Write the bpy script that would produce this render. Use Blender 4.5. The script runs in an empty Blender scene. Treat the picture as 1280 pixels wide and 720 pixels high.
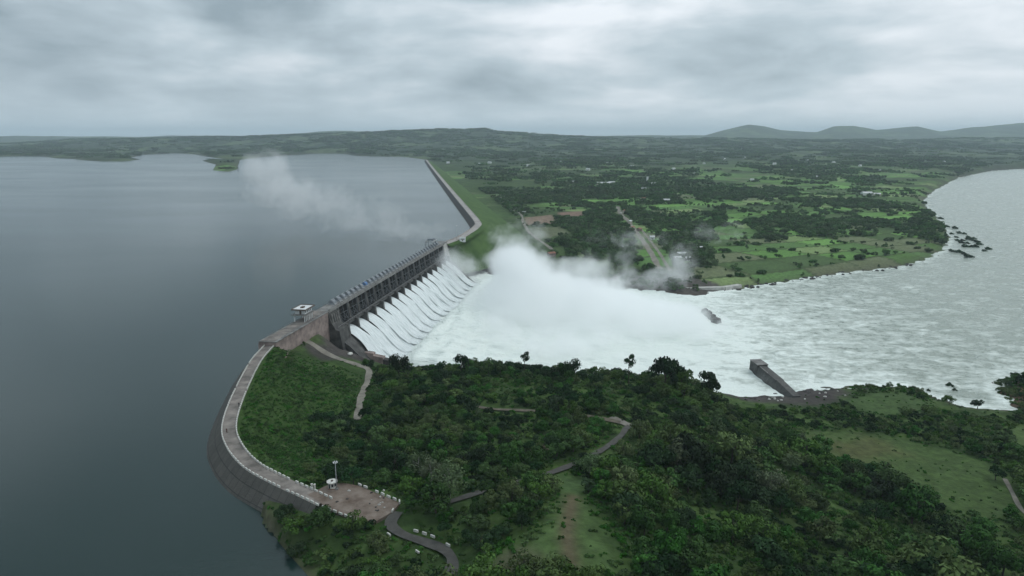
import bpy, bmesh, math, random
import numpy as np
from mathutils import Vector, Matrix
R = math.radians
random.seed(7); rng = np.random.default_rng(7)
SC = bpy.context.scene
COL = SC.collection

# ------------------------------------------------------------------ camera
PITCH, FPX, CZ = R(12.4), 865.0, 106.0
cd = bpy.data.cameras.new('camera'); cam = bpy.data.objects.new('camera', cd); COL.objects.link(cam)
cam.location = (0, 0, CZ); cam.rotation_euler = (R(90) - PITCH, 0, 0)
cd.sensor_width = 36; cd.lens = FPX / 1280 * 36; cd.clip_start = 1; cd.clip_end = 60000
SC.camera = cam
SC.render.resolution_x, SC.render.resolution_y = 1024, 576
# ------------------------------------------------------------------ sky + sun + exposure
SUN_EL, SUN_AZ = R(52), R(35)
CLOUD_GAIN = 1.24
w = bpy.data.worlds.new('World'); SC.world = w; w.use_nodes = True
N = w.node_tree.nodes; Lk = w.node_tree.links; N.clear()
def wn(t, **k):
    n = N.new(t)
    for a, b in k.items(): setattr(n, a, b)
    return n
def wmath(op, a, b=None, clamp=False):
    n = wn('ShaderNodeMath', operation=op, use_clamp=clamp)
    for i, v in enumerate((a, b)):
        if v is None: continue
        if isinstance(v, (int, float)): n.inputs[i].default_value = v
        else: Lk.new(v, n.inputs[i])
    return n.outputs[0]
sky = wn('ShaderNodeTexSky', sky_type='NISHITA', sun_disc=False)
sky.sun_elevation = SUN_EL; sky.sun_rotation = SUN_AZ; sky.air_density = 1.4; sky.dust_density = 3
tc = wn('ShaderNodeTexCoord'); sp = wn('ShaderNodeSeparateXYZ'); Lk.new(tc.outputs['Generated'], sp.inputs[0])
zc = wmath('MAXIMUM', sp.outputs[2], 0.0)
den = wmath('ADD', zc, 0.17)
cx = wmath('DIVIDE', sp.outputs[0], den); cy = wmath('DIVIDE', sp.outputs[1], den)
cmb = wn('ShaderNodeCombineXYZ'); Lk.new(cx, cmb.inputs[0]); Lk.new(cy, cmb.inputs[1])
def cloudnoise(scale, detail, rough, off, dist=0.3):
    mp = wn('ShaderNodeMapping'); mp.inputs['Location'].default_value = off; mp.inputs['Scale'].default_value = (scale, scale * .9, scale)
    Lk.new(cmb.outputs[0], mp.inputs[0])
    n = wn('ShaderNodeTexNoise'); n.inputs['Scale'].default_value = 1; n.inputs['Detail'].default_value = detail
    n.inputs['Roughness'].default_value = rough; n.inputs['Distortion'].default_value = dist
    Lk.new(mp.outputs[0], n.inputs['Vector']); return n.outputs['Fac']
n1 = cloudnoise(.95, 3, .5, (3.1, 1.7, 0)); n2 = cloudnoise(2.6, 7, .55, (9.2, 4.1, 2), .3)
mp3 = wn('ShaderNodeMapping'); mp3.inputs['Scale'].default_value = (4.2, 4.2, 11.0); mp3.inputs['Location'].default_value = (2.3, 5.1, .7); Lk.new(tc.outputs['Generated'], mp3.inputs[0])
n3n = wn('ShaderNodeTexNoise'); n3n.inputs['Scale'].default_value = 1; n3n.inputs['Detail'].default_value = 6; n3n.inputs['Roughness'].default_value = .52; n3n.inputs['Distortion'].default_value = .35; Lk.new(mp3.outputs[0], n3n.inputs['Vector'])
cl = wmath('ADD', wmath('ADD', wmath('MULTIPLY', n1, .42), wmath('MULTIPLY', n2, .16)), wmath('MULTIPLY', n3n.outputs['Fac'], .42))
# the cloud sheet is thinner to the right of the view, thicker to the left
cl = wmath('ADD', cl, wmath('MULTIPLY', sp.outputs[0], .13))
ramp = wn('ShaderNodeValToRGB'); Lk.new(cl, ramp.inputs[0])
e = ramp.color_ramp.elements
e[0].position = .38; e[0].color = (.222, .282, .322, 1)
e[1].position = .63; e[1].color = (.65, .69, .73, 1)
m_ = e.new(.50); m_.color = (.39, .462, .508, 1)
# horizon band: far cloud seen through air
hz = wmath('SUBTRACT', 1.0, wmath('DIVIDE', zc, .11), True)
hmix = wn('ShaderNodeMixRGB'); Lk.new(wmath('MULTIPLY', wmath('MULTIPLY', hz, hz), .8), hmix.inputs[0]); Lk.new(ramp.outputs[0], hmix.inputs[1])
hmix.inputs[2].default_value = (.57, .655, .70, 1)
gain = wn('ShaderNodeVectorMath', operation='SCALE'); Lk.new(hmix.outputs[0], gain.inputs[0]); Lk.new(wmath('MULTIPLY', wmath('ADD', 1.0, wmath('MULTIPLY', zc, .8)), 10 * CLOUD_GAIN), gain.inputs['Scale'])
mx = wn('ShaderNodeMixRGB'); mx.inputs[0].default_value = .985; Lk.new(sky.outputs[0], mx.inputs[1]); Lk.new(gain.outputs[0], mx.inputs[2])
bg = wn('ShaderNodeBackground'); bg.inputs[1].default_value = .1; Lk.new(mx.outputs[0], bg.inputs[0])
wo = wn('ShaderNodeOutputWorld'); Lk.new(bg.outputs[0], wo.inputs[0])
sd_ = bpy.data.lights.new('sun', 'SUN'); sd_.energy = .6; sd_.angle = R(18); sd_.color = (1, .97, .92)
sun = bpy.data.objects.new('sun', sd_); COL.objects.link(sun)
sun.rotation_euler = Vector((-math.sin(SUN_AZ) * math.cos(SUN_EL), -math.cos(SUN_AZ) * math.cos(SUN_EL), -math.sin(SUN_EL))).to_track_quat('-Z', 'Y').to_euler()
SC.view_settings.view_transform = 'Standard'; SC.view_settings.look = 'None'
SC.view_settings.exposure = 0.0; SC.view_settings.gamma = 1
cy_ = SC.cycles
cy_.max_bounces = 14; cy_.diffuse_bounces = 2; cy_.glossy_bounces = 2; cy_.transmission_bounces = 2
cy_.volume_bounces = 12; cy_.transparent_max_bounces = 8; cy_.caustics_reflective = False; cy_.caustics_refractive = False
cy_.volume_step_rate = 1.0; cy_.volume_max_steps = 96
cy_.use_denoising = True
try: cy_.denoiser = 'OPENIMAGEDENOISE'
except Exception: pass
cy_.use_adaptive_sampling = True; cy_.adaptive_threshold = .02
HAZE_DENSITY = 6e-5

# ------------------------------------------------------------------ where a point of the photograph lies in the place
cP, sP = math.cos(PITCH), math.sin(PITCH)
def P(px, py, z):
    dx, dv = (px - 640) / FPX, (py - 360) / FPX
    t = (z - CZ) / (-sP - dv * cP)
    return Vector((dx * t, (cP - dv * sP) * t, z))
def proj(x, y, z):
    c = y * cP - (z - CZ) * sP
    u = y * sP + (z - CZ) * cP
    c = np.maximum(c, 1e-3) if isinstance(c, np.ndarray) else c
    return 640 + FPX * x / c, 360 - FPX * u / c

# ------------------------------------------------------------------ materials
def mat(name, col, rough=.8, var=.25, scale=.5, bump=0.0, bscale=4.0, metal=0.0, spec=.3, col2=None, coords='Object', randobj=0.0, attr=None, detail=6):
    m = bpy.data.materials.new(name); m.use_nodes = True; nt = m.node_tree; n = nt.nodes; l = nt.links
    b = n['Principled BSDF']; b.inputs['Roughness'].default_value = rough; b.inputs['Metallic'].default_value = metal
    b.inputs['Specular IOR Level'].default_value = spec
    t = n.new('ShaderNodeTexCoord')
    if coords == 'World':
        g = n.new('ShaderNodeNewGeometry'); vec = g.outputs['Position']
    else: vec = t.outputs[coords]
    ns = n.new('ShaderNodeTexNoise'); ns.inputs['Scale'].default_value = scale; ns.inputs['Detail'].default_value = detail; ns.inputs['Roughness'].default_value = .62
    l.new(vec, ns.inputs['Vector'])
    rp = n.new('ShaderNodeValToRGB'); l.new(ns.outputs['Fac'], rp.inputs[0])
    c2 = col2 if col2 else tuple(min(1, c * (1 + var)) for c in col)
    c1 = col if col2 else tuple(c * (1 - var) for c in col)
    rp.color_ramp.elements[0].position = .34; rp.color_ramp.elements[0].color = (*c1, 1)
    rp.color_ramp.elements[1].position = .66; rp.color_ramp.elements[1].color = (*c2, 1)
    out = rp.outputs[0]
    if attr:
        a = n.new('ShaderNodeAttribute'); a.attribute_name = attr
        mu = n.new('ShaderNodeMixRGB'); mu.blend_type = 'MULTIPLY'; mu.inputs[0].default_value = 1
        l.new(a.outputs['Color'], mu.inputs[1]); l.new(out, mu.inputs[2]); out = mu.outputs[0]
    if randobj:
        oi = n.new('ShaderNodeObjectInfo'); hs = n.new('ShaderNodeHueSaturation')
        mr = n.new('ShaderNodeMapRange'); mr.inputs[3].default_value = 1 - randobj; mr.inputs[4].default_value = 1 + randobj * 1.4
        l.new(oi.outputs['Random'], mr.inputs[0]); l.new(mr.outputs[0], hs.inputs['Value'])
        ml = n.new('ShaderNodeMath'); ml.operation = 'MULTIPLY'; ml.inputs[1].default_value = 7.31; l.new(oi.outputs['Random'], ml.inputs[0])
        fr = n.new('ShaderNodeMath'); fr.operation = 'FRACT'; l.new(ml.outputs[0], fr.inputs[0])
        mh = n.new('ShaderNodeMapRange'); mh.inputs[3].default_value = .485; mh.inputs[4].default_value = .525; l.new(fr.outputs[0], mh.inputs[0]); l.new(mh.outputs[0], hs.inputs['Hue'])
        ms = n.new('ShaderNodeMapRange'); ms.inputs[3].default_value = .8; ms.inputs[4].default_value = 1.1; l.new(fr.outputs[0], ms.inputs[0]); l.new(ms.outputs[0], hs.inputs['Saturation'])
        l.new(out, hs.inputs['Color']); out = hs.outputs[0]
    l.new(out, b.inputs['Base Color'])
    if bump:
        nb = n.new('ShaderNodeTexNoise'); nb.inputs['Scale'].default_value = bscale; nb.inputs['Detail'].default_value = 5; l.new(vec, nb.inputs['Vector'])
        bp = n.new('ShaderNodeBump'); bp.inputs['Strength'].default_value = 1; bp.inputs['Distance'].default_value = bump
        l.new(nb.outputs['Fac'], bp.inputs['Height']); l.new(bp.outputs[0], b.inputs['Normal'])
    return m
M = {}
M['concrete'] = mat('weathered_concrete', (.17, .165, .155), .85, .4, .35, .03, 2)
M['dark_concrete'] = mat('wet_dark_concrete', (.060, .058, .054), .7, .5, .3, .03, 2)
M['pink_concrete'] = mat('pinkish_stained_concrete', (.24, .19, .17), .85, .35, .25, .02, 2)
M['pale_concrete'] = mat('pale_concrete', (.40, .39, .36), .8, .25, .3)
M['whitewash'] = mat('whitewash', (.50, .49, .45), .8, .3, 1.5, detail=3)
M['white'] = mat('white_paint', (.62, .63, .62), .6, .12, .8)
M['brown_trim'] = mat('brown_roof_trim', (.10, .075, .06), .7, .2, 1)
M['glass'] = mat('dark_window', (.03, .035, .04), .2, .1, 1, spec=.5)
M['steel'] = mat('grey_painted_steel', (.13, .14, .145), .55, .25, 1.5, metal=.2)
M['gate'] = mat('rusty_dark_gate_steel', (.055, .05, .048), .6, .4, .8, col2=(.10, .075, .06))
M['blue'] = mat('blue_paint', (.07, .16, .33), .5, .15, 1)
M['hoist'] = mat('hoist_grey_blue', (.19, .21, .23), .5, .25, 1)
M['pipe'] = mat('light_pipe', (.30, .31, .31), .5, .15, 1)
M['roadway'] = mat('crest_roadway', (.095, .085, .075), .9, .3, .20, col2=(.255, .225, .20), detail=9, coords='World')
M['asphalt'] = mat('worn_asphalt', (.060, .058, .052), .85, .3, .4)
M['dirt'] = mat('dirt_track', (.10, .088, .065), .95, .35, .4)
M['paledirt'] = mat('pale_dirt_track', (.19, .175, .145), .95, .3, .2)
M['platform'] = mat('platform_paving', (.085, .058, .042), .95, .4, .20, col2=(.215, .175, .145), detail=10, bump=.05, bscale=2)
M['reddirt'] = mat('red_brown_dirt', (.14, .075, .05), .95, .35, .5, col2=(.20, .12, .085))
M['rock'] = mat('dark_rock', (.05, .046, .042), .9, .5, .5, .15, 1.2)
M['bark'] = mat('bark', (.06, .05, .04), .9, .3, 4)
M['palebark'] = mat('pale_bark', (.28, .27, .24), .8, .3, 3)
M['roof_sheet'] = mat('light_metal_roof', (.45, .46, .46), .5, .25, .6)
M['roof_tile'] = mat('terracotta_roof', (.22, .11, .07), .8, .3, 1)
M['wall_cream'] = mat('cream_wall', (.46, .43, .36), .8, .2, .8)
M['truckred'] = mat('red_paint', (.22, .05, .04), .5, .1, 1)
M['rubber'] = mat('black_rubber', (.02, .02, .02), .9, .1, 1)
M['skin'] = mat('brown_skin', (.16, .09, .06), .6, .1, 3)
M['cloth_dark'] = mat('dark_clothing', (.025, .025, .03), .9, .2, 3)
M['cloth_maroon'] = mat('maroon_clothing', (.07, .03, .03), .9, .2, 3)
LEAF = {
 'dark': mat('dark_leaves', (.017, .038, .013), .75, .4, .8, spec=.07, randobj=.35, coords='Object'),
 'mid': mat('mid_green_leaves', (.036, .078, .018), .75, .4, .8, spec=.07, randobj=.35),
 'olive': mat('olive_leaves', (.062, .10, .026), .75, .35, .8, spec=.07, randobj=.3),
 'pale': mat('pale_feathery_leaves', (.075, .105, .048), .75, .3, .8, spec=.07, randobj=.2),
 'weed': mat('weed_leaves', (.040, .092, .018), .8, .4, .8, spec=.05, randobj=.4),
 'far': mat('far_tree_leaves', (.050, .088, .028), .85, .35, .1, spec=.05, randobj=.4),
 'bare': mat('brownish_thin_leaves', (.09, .075, .05), .8, .3, .8, spec=.05, randobj=.1),
}

# ------------------------------------------------------------------ mesh helpers
def tag(o, label=None, cat=None, group=None, kind=None):
    if label: o['label'] = label
    if cat: o['category'] = cat
    if group: o['group'] = group
    if kind: o['kind'] = kind
    return o
def empty(name, loc=(0, 0, 0), rz=0):
    o = bpy.data.objects.new(name, None); COL.objects.link(o); o.location = loc; o.rotation_euler[2] = rz
    o.empty_display_size = .5; return o
def npmesh(name, V, F4, smooth=False):
    V = np.asarray(V, np.float32); F4 = np.asarray(F4, np.int32)
    me = bpy.data.meshes.new(name); k = F4.shape[1]; nf = len(F4)
    me.vertices.add(len(V)); me.vertices.foreach_set('co', V.ravel())
    me.loops.add(nf * k); me.loops.foreach_set('vertex_index', F4.ravel())
    me.polygons.add(nf); me.polygons.foreach_set('loop_start', np.arange(nf, dtype=np.int32) * k)
    me.update(calc_edges=True)
    me.shade_smooth() if smooth else me.shade_flat()
    return me
def npobj(name, V, F, m, parent=None, smooth=False):
    me = npmesh(name, V, F, smooth); me.materials.append(m)
    o = bpy.data.objects.new(name, me); COL.objects.link(o); o.parent = parent; return o
def colattr(me, name, C):
    a = me.color_attributes.new(name, 'FLOAT_COLOR', 'POINT')
    C4 = np.ones((len(C), 4), np.float32); C4[:, :3] = C; a.data.foreach_set('color', C4.ravel())
def fattr(me, name, A):
    a = me.attributes.new(name, 'FLOAT', 'POINT'); a.data.foreach_set('value', np.asarray(A, np.float32))
class MB:
    def __init__(s): s.v = []; s.f = []
    def add(s, vs, fs):
        b = len(s.v); s.v += [tuple(v) for v in vs]; s.f += [tuple(b + i for i in f) for f in fs]; return s
    def hexa(s, p):  # 8 points: bottom 4 ccw, top 4
        return s.add(p, [(3, 2, 1, 0), (4, 5, 6, 7), (0, 1, 5, 4), (1, 2, 6, 5), (2, 3, 7, 6), (3, 0, 4, 7)])
    def box(s, x0, x1, y0, y1, z0, z1):
        return s.hexa([(x0, y0, z0), (x1, y0, z0), (x1, y1, z0), (x0, y1, z0), (x0, y0, z1), (x1, y0, z1), (x1, y1, z1), (x0, y1, z1)])
    def bar(s, a, b, r, r2=None, n=4):
        a, b = Vector(a), Vector(b); r2 = r if r2 is None else r2; d = (b - a).normalized()
        u = d.cross(Vector((0, 0, 1)));  u = Vector((1, 0, 0)) if u.length < 1e-3 else u.normalized(); w_ = d.cross(u)
        vs = []
        for q, rr in ((a, r), (b, r2)):
            for k in range(n):
                th = 2 * math.pi * (k + .5) / n; vs.append(q + u * math.cos(th) * rr + w_ * math.sin(th) * rr)
        return s.add(vs, [(k, (k + 1) % n, n + (k + 1) % n, n + k) for k in range(n)] + [tuple(range(n))[::-1], tuple(range(n, 2 * n))])
    def prism(s, poly, h0, h1, f):  # poly in 2D, f(u,v,h)->3D
        n = len(poly); vs = [f(u, v, h0) for u, v in poly] + [f(u, v, h1) for u, v in poly]
        return s.add(vs, [(k, (k + 1) % n, n + (k + 1) % n, n + k) for k in range(n)] + [tuple(range(n))[::-1], tuple(range(n, 2 * n))])
    def build(s, name, m, parent=None, smooth=False, fix=True):
        me = bpy.data.meshes.new(name); me.from_pydata(s.v, [], s.f)
        if fix:
            bm = bmesh.new(); bm.from_mesh(me); bmesh.ops.recalc_face_normals(bm, faces=bm.faces); bm.to_mesh(me); bm.free()
        me.materials.append(m); me.shade_smooth() if smooth else me.shade_flat()
        o = bpy.data.objects.new(name, me); COL.objects.link(o); o.parent = parent; return o
_kids = {}
def copy_tree(o, loc=None, rz=None, scale=None):
    def cp(q, par):
        c = q.copy(); COL.objects.link(c); c.parent = par
        for ch in q.children: cp(ch, c)
        return c
    r = cp(o, None)
    if loc is not None: r.location = loc
    if rz is not None: r.rotation_euler[2] = rz
    if scale is not None: r.scale = scale
    return r
# value noise
_T = rng.random((256, 256)).astype(np.float32)
def vnoise(x, y):
    xi = np.floor(x).astype(int); yi = np.floor(y).astype(int); fx = x - xi; fy = y - yi
    fx = fx * fx * (3 - 2 * fx); fy = fy * fy * (3 - 2 * fy)
    a = _T[xi & 255, yi & 255]; b = _T[(xi + 1) & 255, yi & 255]; c = _T[xi & 255, (yi + 1) & 255]; d = _T[(xi + 1) & 255, (yi + 1) & 255]
    return (a * (1 - fx) + b * fx) * (1 - fy) + (c * (1 - fx) + d * fx) * fy
def fbm(x, y, o=4, g=.5):
    s = 0; a = 1; t = 0
    for k in range(o): s = s + a * vnoise(x * 2 ** k + 17.3 * k, y * 2 ** k + 5.1 * k); t += a; a *= g
    return s / t
def sstep(a, b, x): t = np.clip((x - a) / (b - a), 0, 1); return t * t * (3 - 2 * t)
def segdist(x, y, pts, closed=False):
    d = np.full(x.shape, 1e9, np.float32); n = len(pts)
    for i in range(n if closed else n - 1):
        ax, ay = pts[i][0], pts[i][1]; bx, by = pts[(i + 1) % n][0], pts[(i + 1) % n][1]
        vx, vy = bx - ax, by - ay; L = vx * vx + vy * vy + 1e-9
        t = np.clip(((x - ax) * vx + (y - ay) * vy) / L, 0, 1)
        d = np.minimum(d, np.hypot(x - ax - t * vx, y - ay - t * vy))
    return d
def inside(x, y, pts):
    r = np.zeros(x.shape, bool); n = len(pts)
    for i in range(n):
        ax, ay = pts[i][0], pts[i][1]; bx, by = pts[(i + 1) % n][0], pts[(i + 1) % n][1]
        if ay == by: continue
        c = ((ay > y) != (by > y)) & (x < (bx - ax) * (y - ay) / (by - ay) + ax); r ^= c
    return r
def sdist(x, y, pts): d = segdist(x, y, pts, True); return np.where(inside(x, y, pts), d, -d)
def catmull(pts, step):
    pts = [Vector(p) for p in pts]; q = [pts[0] * 2 - pts[1]] + pts + [pts[-1] * 2 - pts[-2]]; out = []
    for i in range(1, len(q) - 2):
        n = max(2, int((q[i + 1] - q[i]).length / (step * .5)))
        for k in range(n):
            t = k / n; a, b, c, d = q[i - 1], q[i], q[i + 1], q[i + 2]
            out.append(.5 * ((2 * b) + (c - a) * t + (2 * a - 5 * b + 4 * c - d) * t * t + (3 * b - a - 3 * c + d) * t ** 3))
    out.append(pts[-1]); return resample(out, step)
def resample(pts, step):
    L = [0]
    for a, b in zip(pts, pts[1:]): L.append(L[-1] + (b - a).length)
    n = max(2, int(round(L[-1] / step)) + 1); out = []; j = 0
    for k in range(n):
        s = L[-1] * k / (n - 1)
        while j < len(L) - 2 and L[j + 1] < s: j += 1
        t = (s - L[j]) / max(1e-6, L[j + 1] - L[j]); out.append(pts[j].lerp(pts[j + 1], min(1, t)))
    return out

# ------------------------------------------------------------------ plan of the place
CREST = 6.0
O2 = Vector((-105, 384)); T2 = Vector((.161, .987)).normalized(); N2 = Vector((T2.y, -T2.x))
def D(t, n, z): p = O2 + T2 * t + N2 * n; return (p.x, p.y, z)     # dam frame: along, downstream, up
PITCH_BAY, NB, T0 = 15.0, 16, 13.0
TE = T0 + PITCH_BAY * NB
Lpx = [(335.5, 426.7), (311, 453), (289, 498), (278, 533), (282, 555.5), (300, 580), (329, 600), (373, 620), (418, 640), (449, 651)]
Rpx = [(353, 426.7), (326.7, 453), (307, 493), (295.5, 533), (306.7, 562), (333, 584.5), (369, 602), (391, 611)]
Lw = catmull([P(x, y, CREST) for x, y in Lpx], 2.2); Rw = catmull([P(x, y, CREST) for x, y in Rpx], 2.2)
Cpx = [(344, 426.7), (319, 453), (297.5, 496), (286.5, 533), (294, 559), (315.5, 582.5), (349, 601), (383, 616.5), (405, 627)]
Cn = catmull([D(-62, -3.5, CREST)] + [P(x, y, CREST) for x, y in Cpx[1:]], 3)
FE = [D(TE + 14, -3.5, CREST), P(572, 298.5, CREST), P(585.5, 291, CREST), P(595.5, 283.5, CREST), P(597, 278, CREST), P(586, 264, CREST), P(574, 250, CREST), P(550.5, 222, CREST), P(540, 209, CREST), P(533, 200, CREST)]
FEc = catmull(FE, 8)
dam_line = [D(TE + 14, -3.5, 0), D(-62, -3.5, 0)]
shore_far = [(533, 200), (520, 198), (500, 195.5), (465, 195.5), (440, 194), (430, 191.5), (405, 191), (365, 193.5), (330, 196), (300, 200), (296, 212), (285, 214.5), (266, 213), (270, 206), (253, 201), (258, 199.5), (285, 200), (264, 196.5), (240, 192.5), (215, 191.5), (180, 193.5), (163, 197), (176, 199), (160, 201.5), (120, 201.5), (103, 200), (90, 198.5), (70, 198), (52, 195), (20, 195), (-60, 196), (-400, 199)]
RES = [tuple(p)[:2] for p in Cn[::3]] + [tuple(P(x, y, 0))[:2] for x, y in [(350, 632), (335, 634), (326, 640), (334, 655), (350, 680), (372, 705), (392, 728)]] + [(-52, 120), (-80, 60), (-120, -150), (-5000, -150)] + \
      [tuple(P(x, y, 0))[:2] for x, y in shore_far[::-1]] + [tuple(p)[:2] for p in FEc[::-12]]
river_px = [(480, 452), (560, 470), (700, 478), (800, 484), (880, 487), (930, 493), (985, 489), (1030, 481), (1067, 480), (1110, 479), (1150, 482.5), (1167, 495), (1208, 507), (1240, 509), (1262, 509.6), (1249, 499), (1233, 489), (1237.5, 474), (1262, 466.7), (1290, 465), (1500, 462)]
bank_px = [(1500, 211), (1280, 211), (1240, 213.5), (1200, 222), (1170, 238), (1156, 250), (1161, 260), (1174, 272), (1185, 288), (1190, 300), (1184, 312), (1160, 326), (1120, 335), (1050, 343), (1000, 350), (960, 356), (930, 361), (900, 364), (870, 369), (850, 367), (760, 361), (700, 357), (640, 352), (600, 340), (585, 332)]
RIVZ = -30.0
RIV = [D(2, 4, 0)[:2], D(2, 50, 0)[:2]] + [tuple(P(x, y, RIVZ))[:2] for x, y in river_px[1:] + bank_px] + [D(TE + 3, 8, 0)[:2]]
# land heights
cps = [(345, 428, -1), (300, 480, -1), (283, 540, -1), (300, 573, 0), (350, 602, 3), (395, 617, 5), (430, 620, 5.6), (470, 615, 5.6), (500, 628, 5.6), (490, 648, 5.6), (450, 645, 5.6),
 (447, 520, -12), (452, 480, -13), (460, 455, -14), (420, 440, -10), (385, 433, -5), (380, 560, -3), (430, 560, -7), (480, 560, -5), (520, 590, 0), (560, 690, 4), (520, 670, 5.3), (450, 590, 2),
 (560, 500, -4), (520, 462, -12), (480, 455, -17), (500, 500, -8), (590, 515, -2), (540, 462, -11), (600, 463, -8), (700, 467, -7), (780, 475, -8), (850, 486, -12), (905, 500, -19),
 (650, 520, 0), (760, 520, -3), (700, 570, 4), (770, 560, 0), (640, 600, 6), (700, 610, 8), (600, 640, 8), (700, 660, 12), (650, 700, 13), (740, 700, 13), (600, 719, 10), (800, 640, 5),
 (850, 560, -5), (900, 620, -4), (950, 560, -14), (850, 700, 6), (1000, 700, -6), (1000, 620, -13), (1000, 560, -20), (1050, 540, -22), (1150, 580, -23), (1250, 600, -23), (1100, 640, -20),
 (1200, 700, -18), (1280, 719, -17), (1050, 500, -25), (1150, 500, -26), (1200, 530, -25.5), (1280, 540, -25), (940, 505, -24), (1000, 492, -28), (420, 700, 4), (480, 700, 6), (400, 670, 5), (350, 643, 3.5), (345, 662, 1.5), (375, 706, 1.5),
 (1262, 482, -28), (640, 290, -22), (620, 262, -21), (700, 330, -23), (760, 345, -24), (870, 350, -25), (950, 340, -25), (1100, 320, -25), (1170, 300, -26.5), (700, 250, -18), (900, 250, -20), (1100, 250, -22),
 (590, 235, -18), (560, 215, -12), (540, 203, -4), (700, 210, -8), (900, 210, -8), (1150, 220, -20), (700, 195, 0), (1000, 195, 0), (500, 192, 4), (250, 189, 6), (50, 191, 6), (285, 207, 6)]
CW = [tuple(P(x, y, z)) for x, y, z in cps]
for x, y, z in [(540, 462, -12), (600, 463, -8), (700, 467, -7), (780, 475, -8), (850, 486, -12)]:
    p = P(x, y, z); CW.append((p.x * 1.12, p.y + 62, -32))
CW += [(0, 60, 10), (-60, 60, 2), (100, 60, 2), (250, 60, -12), (0, -120, 8), (300, -120, -15), (-120, -120, 2), (900, 200, -22), (900, 500, -24), (1500, 60, -20), (-9000, 6000, 20), (0, 6000, 10), (6000, 6000, 10), (0, 14000, 10), (9000, 14000, 20), (-12000, 14000, 20), (4000, 2500, -5), (3000, 500, -15)]
CW += [D(-30, 14, -6), D(-10, 14, -8), D(4, 14, -14), D(8, 45, -22), D(TE + 8, 8, -8), D(TE + 16, 5, 4), D(TE + 17, 20, -8), D(TE + 20, 36, -19), D(TE + 26, 52, -27), D(TE + 30, 8, 2), D(TE + 60, 40, -16), D(TE + 8, 30, -27)]
CW = np.array(CW, float)
def _k(r): return r
def rbf_fit(C):
    X = C[:, :2] / 100; n = len(X); A = np.zeros((n + 3, n + 3)); r = np.hypot(X[:, None, 0] - X[None, :, 0], X[:, None, 1] - X[None, :, 1])
    A[:n, :n] = -_k(r); A[:n, n] = 1; A[:n, n + 1:] = X; A[n, :n] = 1; A[n + 1:, :n] = X.T
    A[:n, :n] += -np.eye(n) * -.02
    return X, np.linalg.solve(A, np.concatenate([C[:, 2], [0, 0, 0]]))
RX, RWt = rbf_fit(CW)
ridge1 = [(-900, 176), (-200, 181), (0, 179.5), (75, 177), (150, 172.5), (300, 170.5), (450, 166), (560, 162), (605, 161), (622, 165.5), (660, 167), (740, 171), (850, 174), (2500, 175)]
ridge2 = [(-900, 171), (300, 171), (420, 164.5), (440, 164), (470, 168), (700, 170), (880, 169.5), (905, 163), (935, 157), (955, 159), (975, 163.5), (1020, 166), (1040, 159), (1065, 157.5), (1095, 162.5), (1115, 160), (1145, 158.5), (1175, 165.5), (1190, 163.5), (1215, 158.5), (1250, 155.5), (1290, 153.5), (1500, 158), (2500, 160)]
def ridge_h(x, y, prof, Y0, wd, back):
    px = 640 + FPX * x / (y * cP + 1e-3); ty = np.interp(px, [a for a, b in prof], [b for a, b in prof])
    ang = np.tan(PITCH + np.arctan((ty - 360) / FPX)); zt = CZ - ang * Y0
    k = np.where(y < Y0, np.exp(-((y - Y0) / wd) ** 2), np.exp(-((y - Y0) / back) ** 2)); return zt, k
def land(x, y):
    x = np.asarray(x, float); y = np.asarray(y, float); h = np.zeros(x.shape)
    X, Y = x / 100, y / 100
    if x.size < 4000: h = -(np.hypot(X[:, None] - RX[None, :, 0], Y[:, None] - RX[None, :, 1]) @ RWt[:-3])
    else:
        for i in range(len(RX)): h -= RWt[i] * np.hypot(X - RX[i, 0], Y - RX[i, 1])
    h += RWt[-3] + RWt[-2] * X + RWt[-1] * Y
    far = sstep(3000, 4200, y)
    h = h * (1 - far) + far * (6 + 0 * h)
    yy = np.maximum(y, 500)
    for prof, Y0, wd, bk in ((ridge1, 6500, 1300, 1500), (ridge2, 10500, 1500, 2500)):
        zt, k = ridge_h(x, yy, prof, Y0, wd, bk); h = np.maximum(h, h + (zt - h) * k)
    return h
def ground_h(x, y, rough=True):
    x = np.asarray(x, float); y = np.asarray(y, float)
    h = land(x, y); near = 1 - sstep(450, 900, y)
    if rough:
        h = h + near * ((fbm(x / 22, y / 22, 4) - .5) * 2.2) + (1 - near) * (fbm(x / 90, y / 90, 4) - .5) * 3 + sstep(2500, 6000, y) * (fbm(x / 700 + 9, y / 700, 4) - .45) * 50
    wob = (fbm(x / 15 + 40, y / 15, 3) - .5) * 6 * (1 + sstep(600, 3500, y) * 6)
    s = sdist(x, y, RES)
    nearemb = segdist(x, y, [tuple(p)[:2] for p in Cn[::4] + FEc[::12]], False)
    s = s + wob * np.clip((nearemb - 8) / 20, 0, 1)
    shore = sstep(-14 - .01 * y, 0, s)
    h = np.where(s > 0, -.6 - np.minimum(s * .35, 7), np.where(nearemb > 12, h * (1 - shore) + (-.3) * shore, h))
    h = np.where((s <= -3 - .004 * y) & (y > 3100) & (h < 2) & (sdist(x, y, RES) > -400), np.maximum(h, 1.2), h)
    r = sdist(x, y, RIV); r = r + wob * .6 * np.clip((np.abs(x - O2.x) + np.abs(y - 400)) / 300, .1, 1)
    bank = sstep(-16 - .008 * y, 0, r)
    h = np.where(r > 0, np.minimum(h, RIVZ - .6 - np.minimum(r * .3, 5)), h * (1 - bank) + np.minimum(h, RIVZ - .3) * bank)
    return h, s, r
def G(px, py, z0=-5, dz=0):
    z = z0
    for k in range(14):
        p = P(px, py, z); hh = float(land(np.array([p.x]), np.array([p.y]))[0]); z = z * .45 + (max(hh, RIVZ) + dz) * .55
    p = P(px, py, z); return Vector((p.x, p.y, z))
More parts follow.
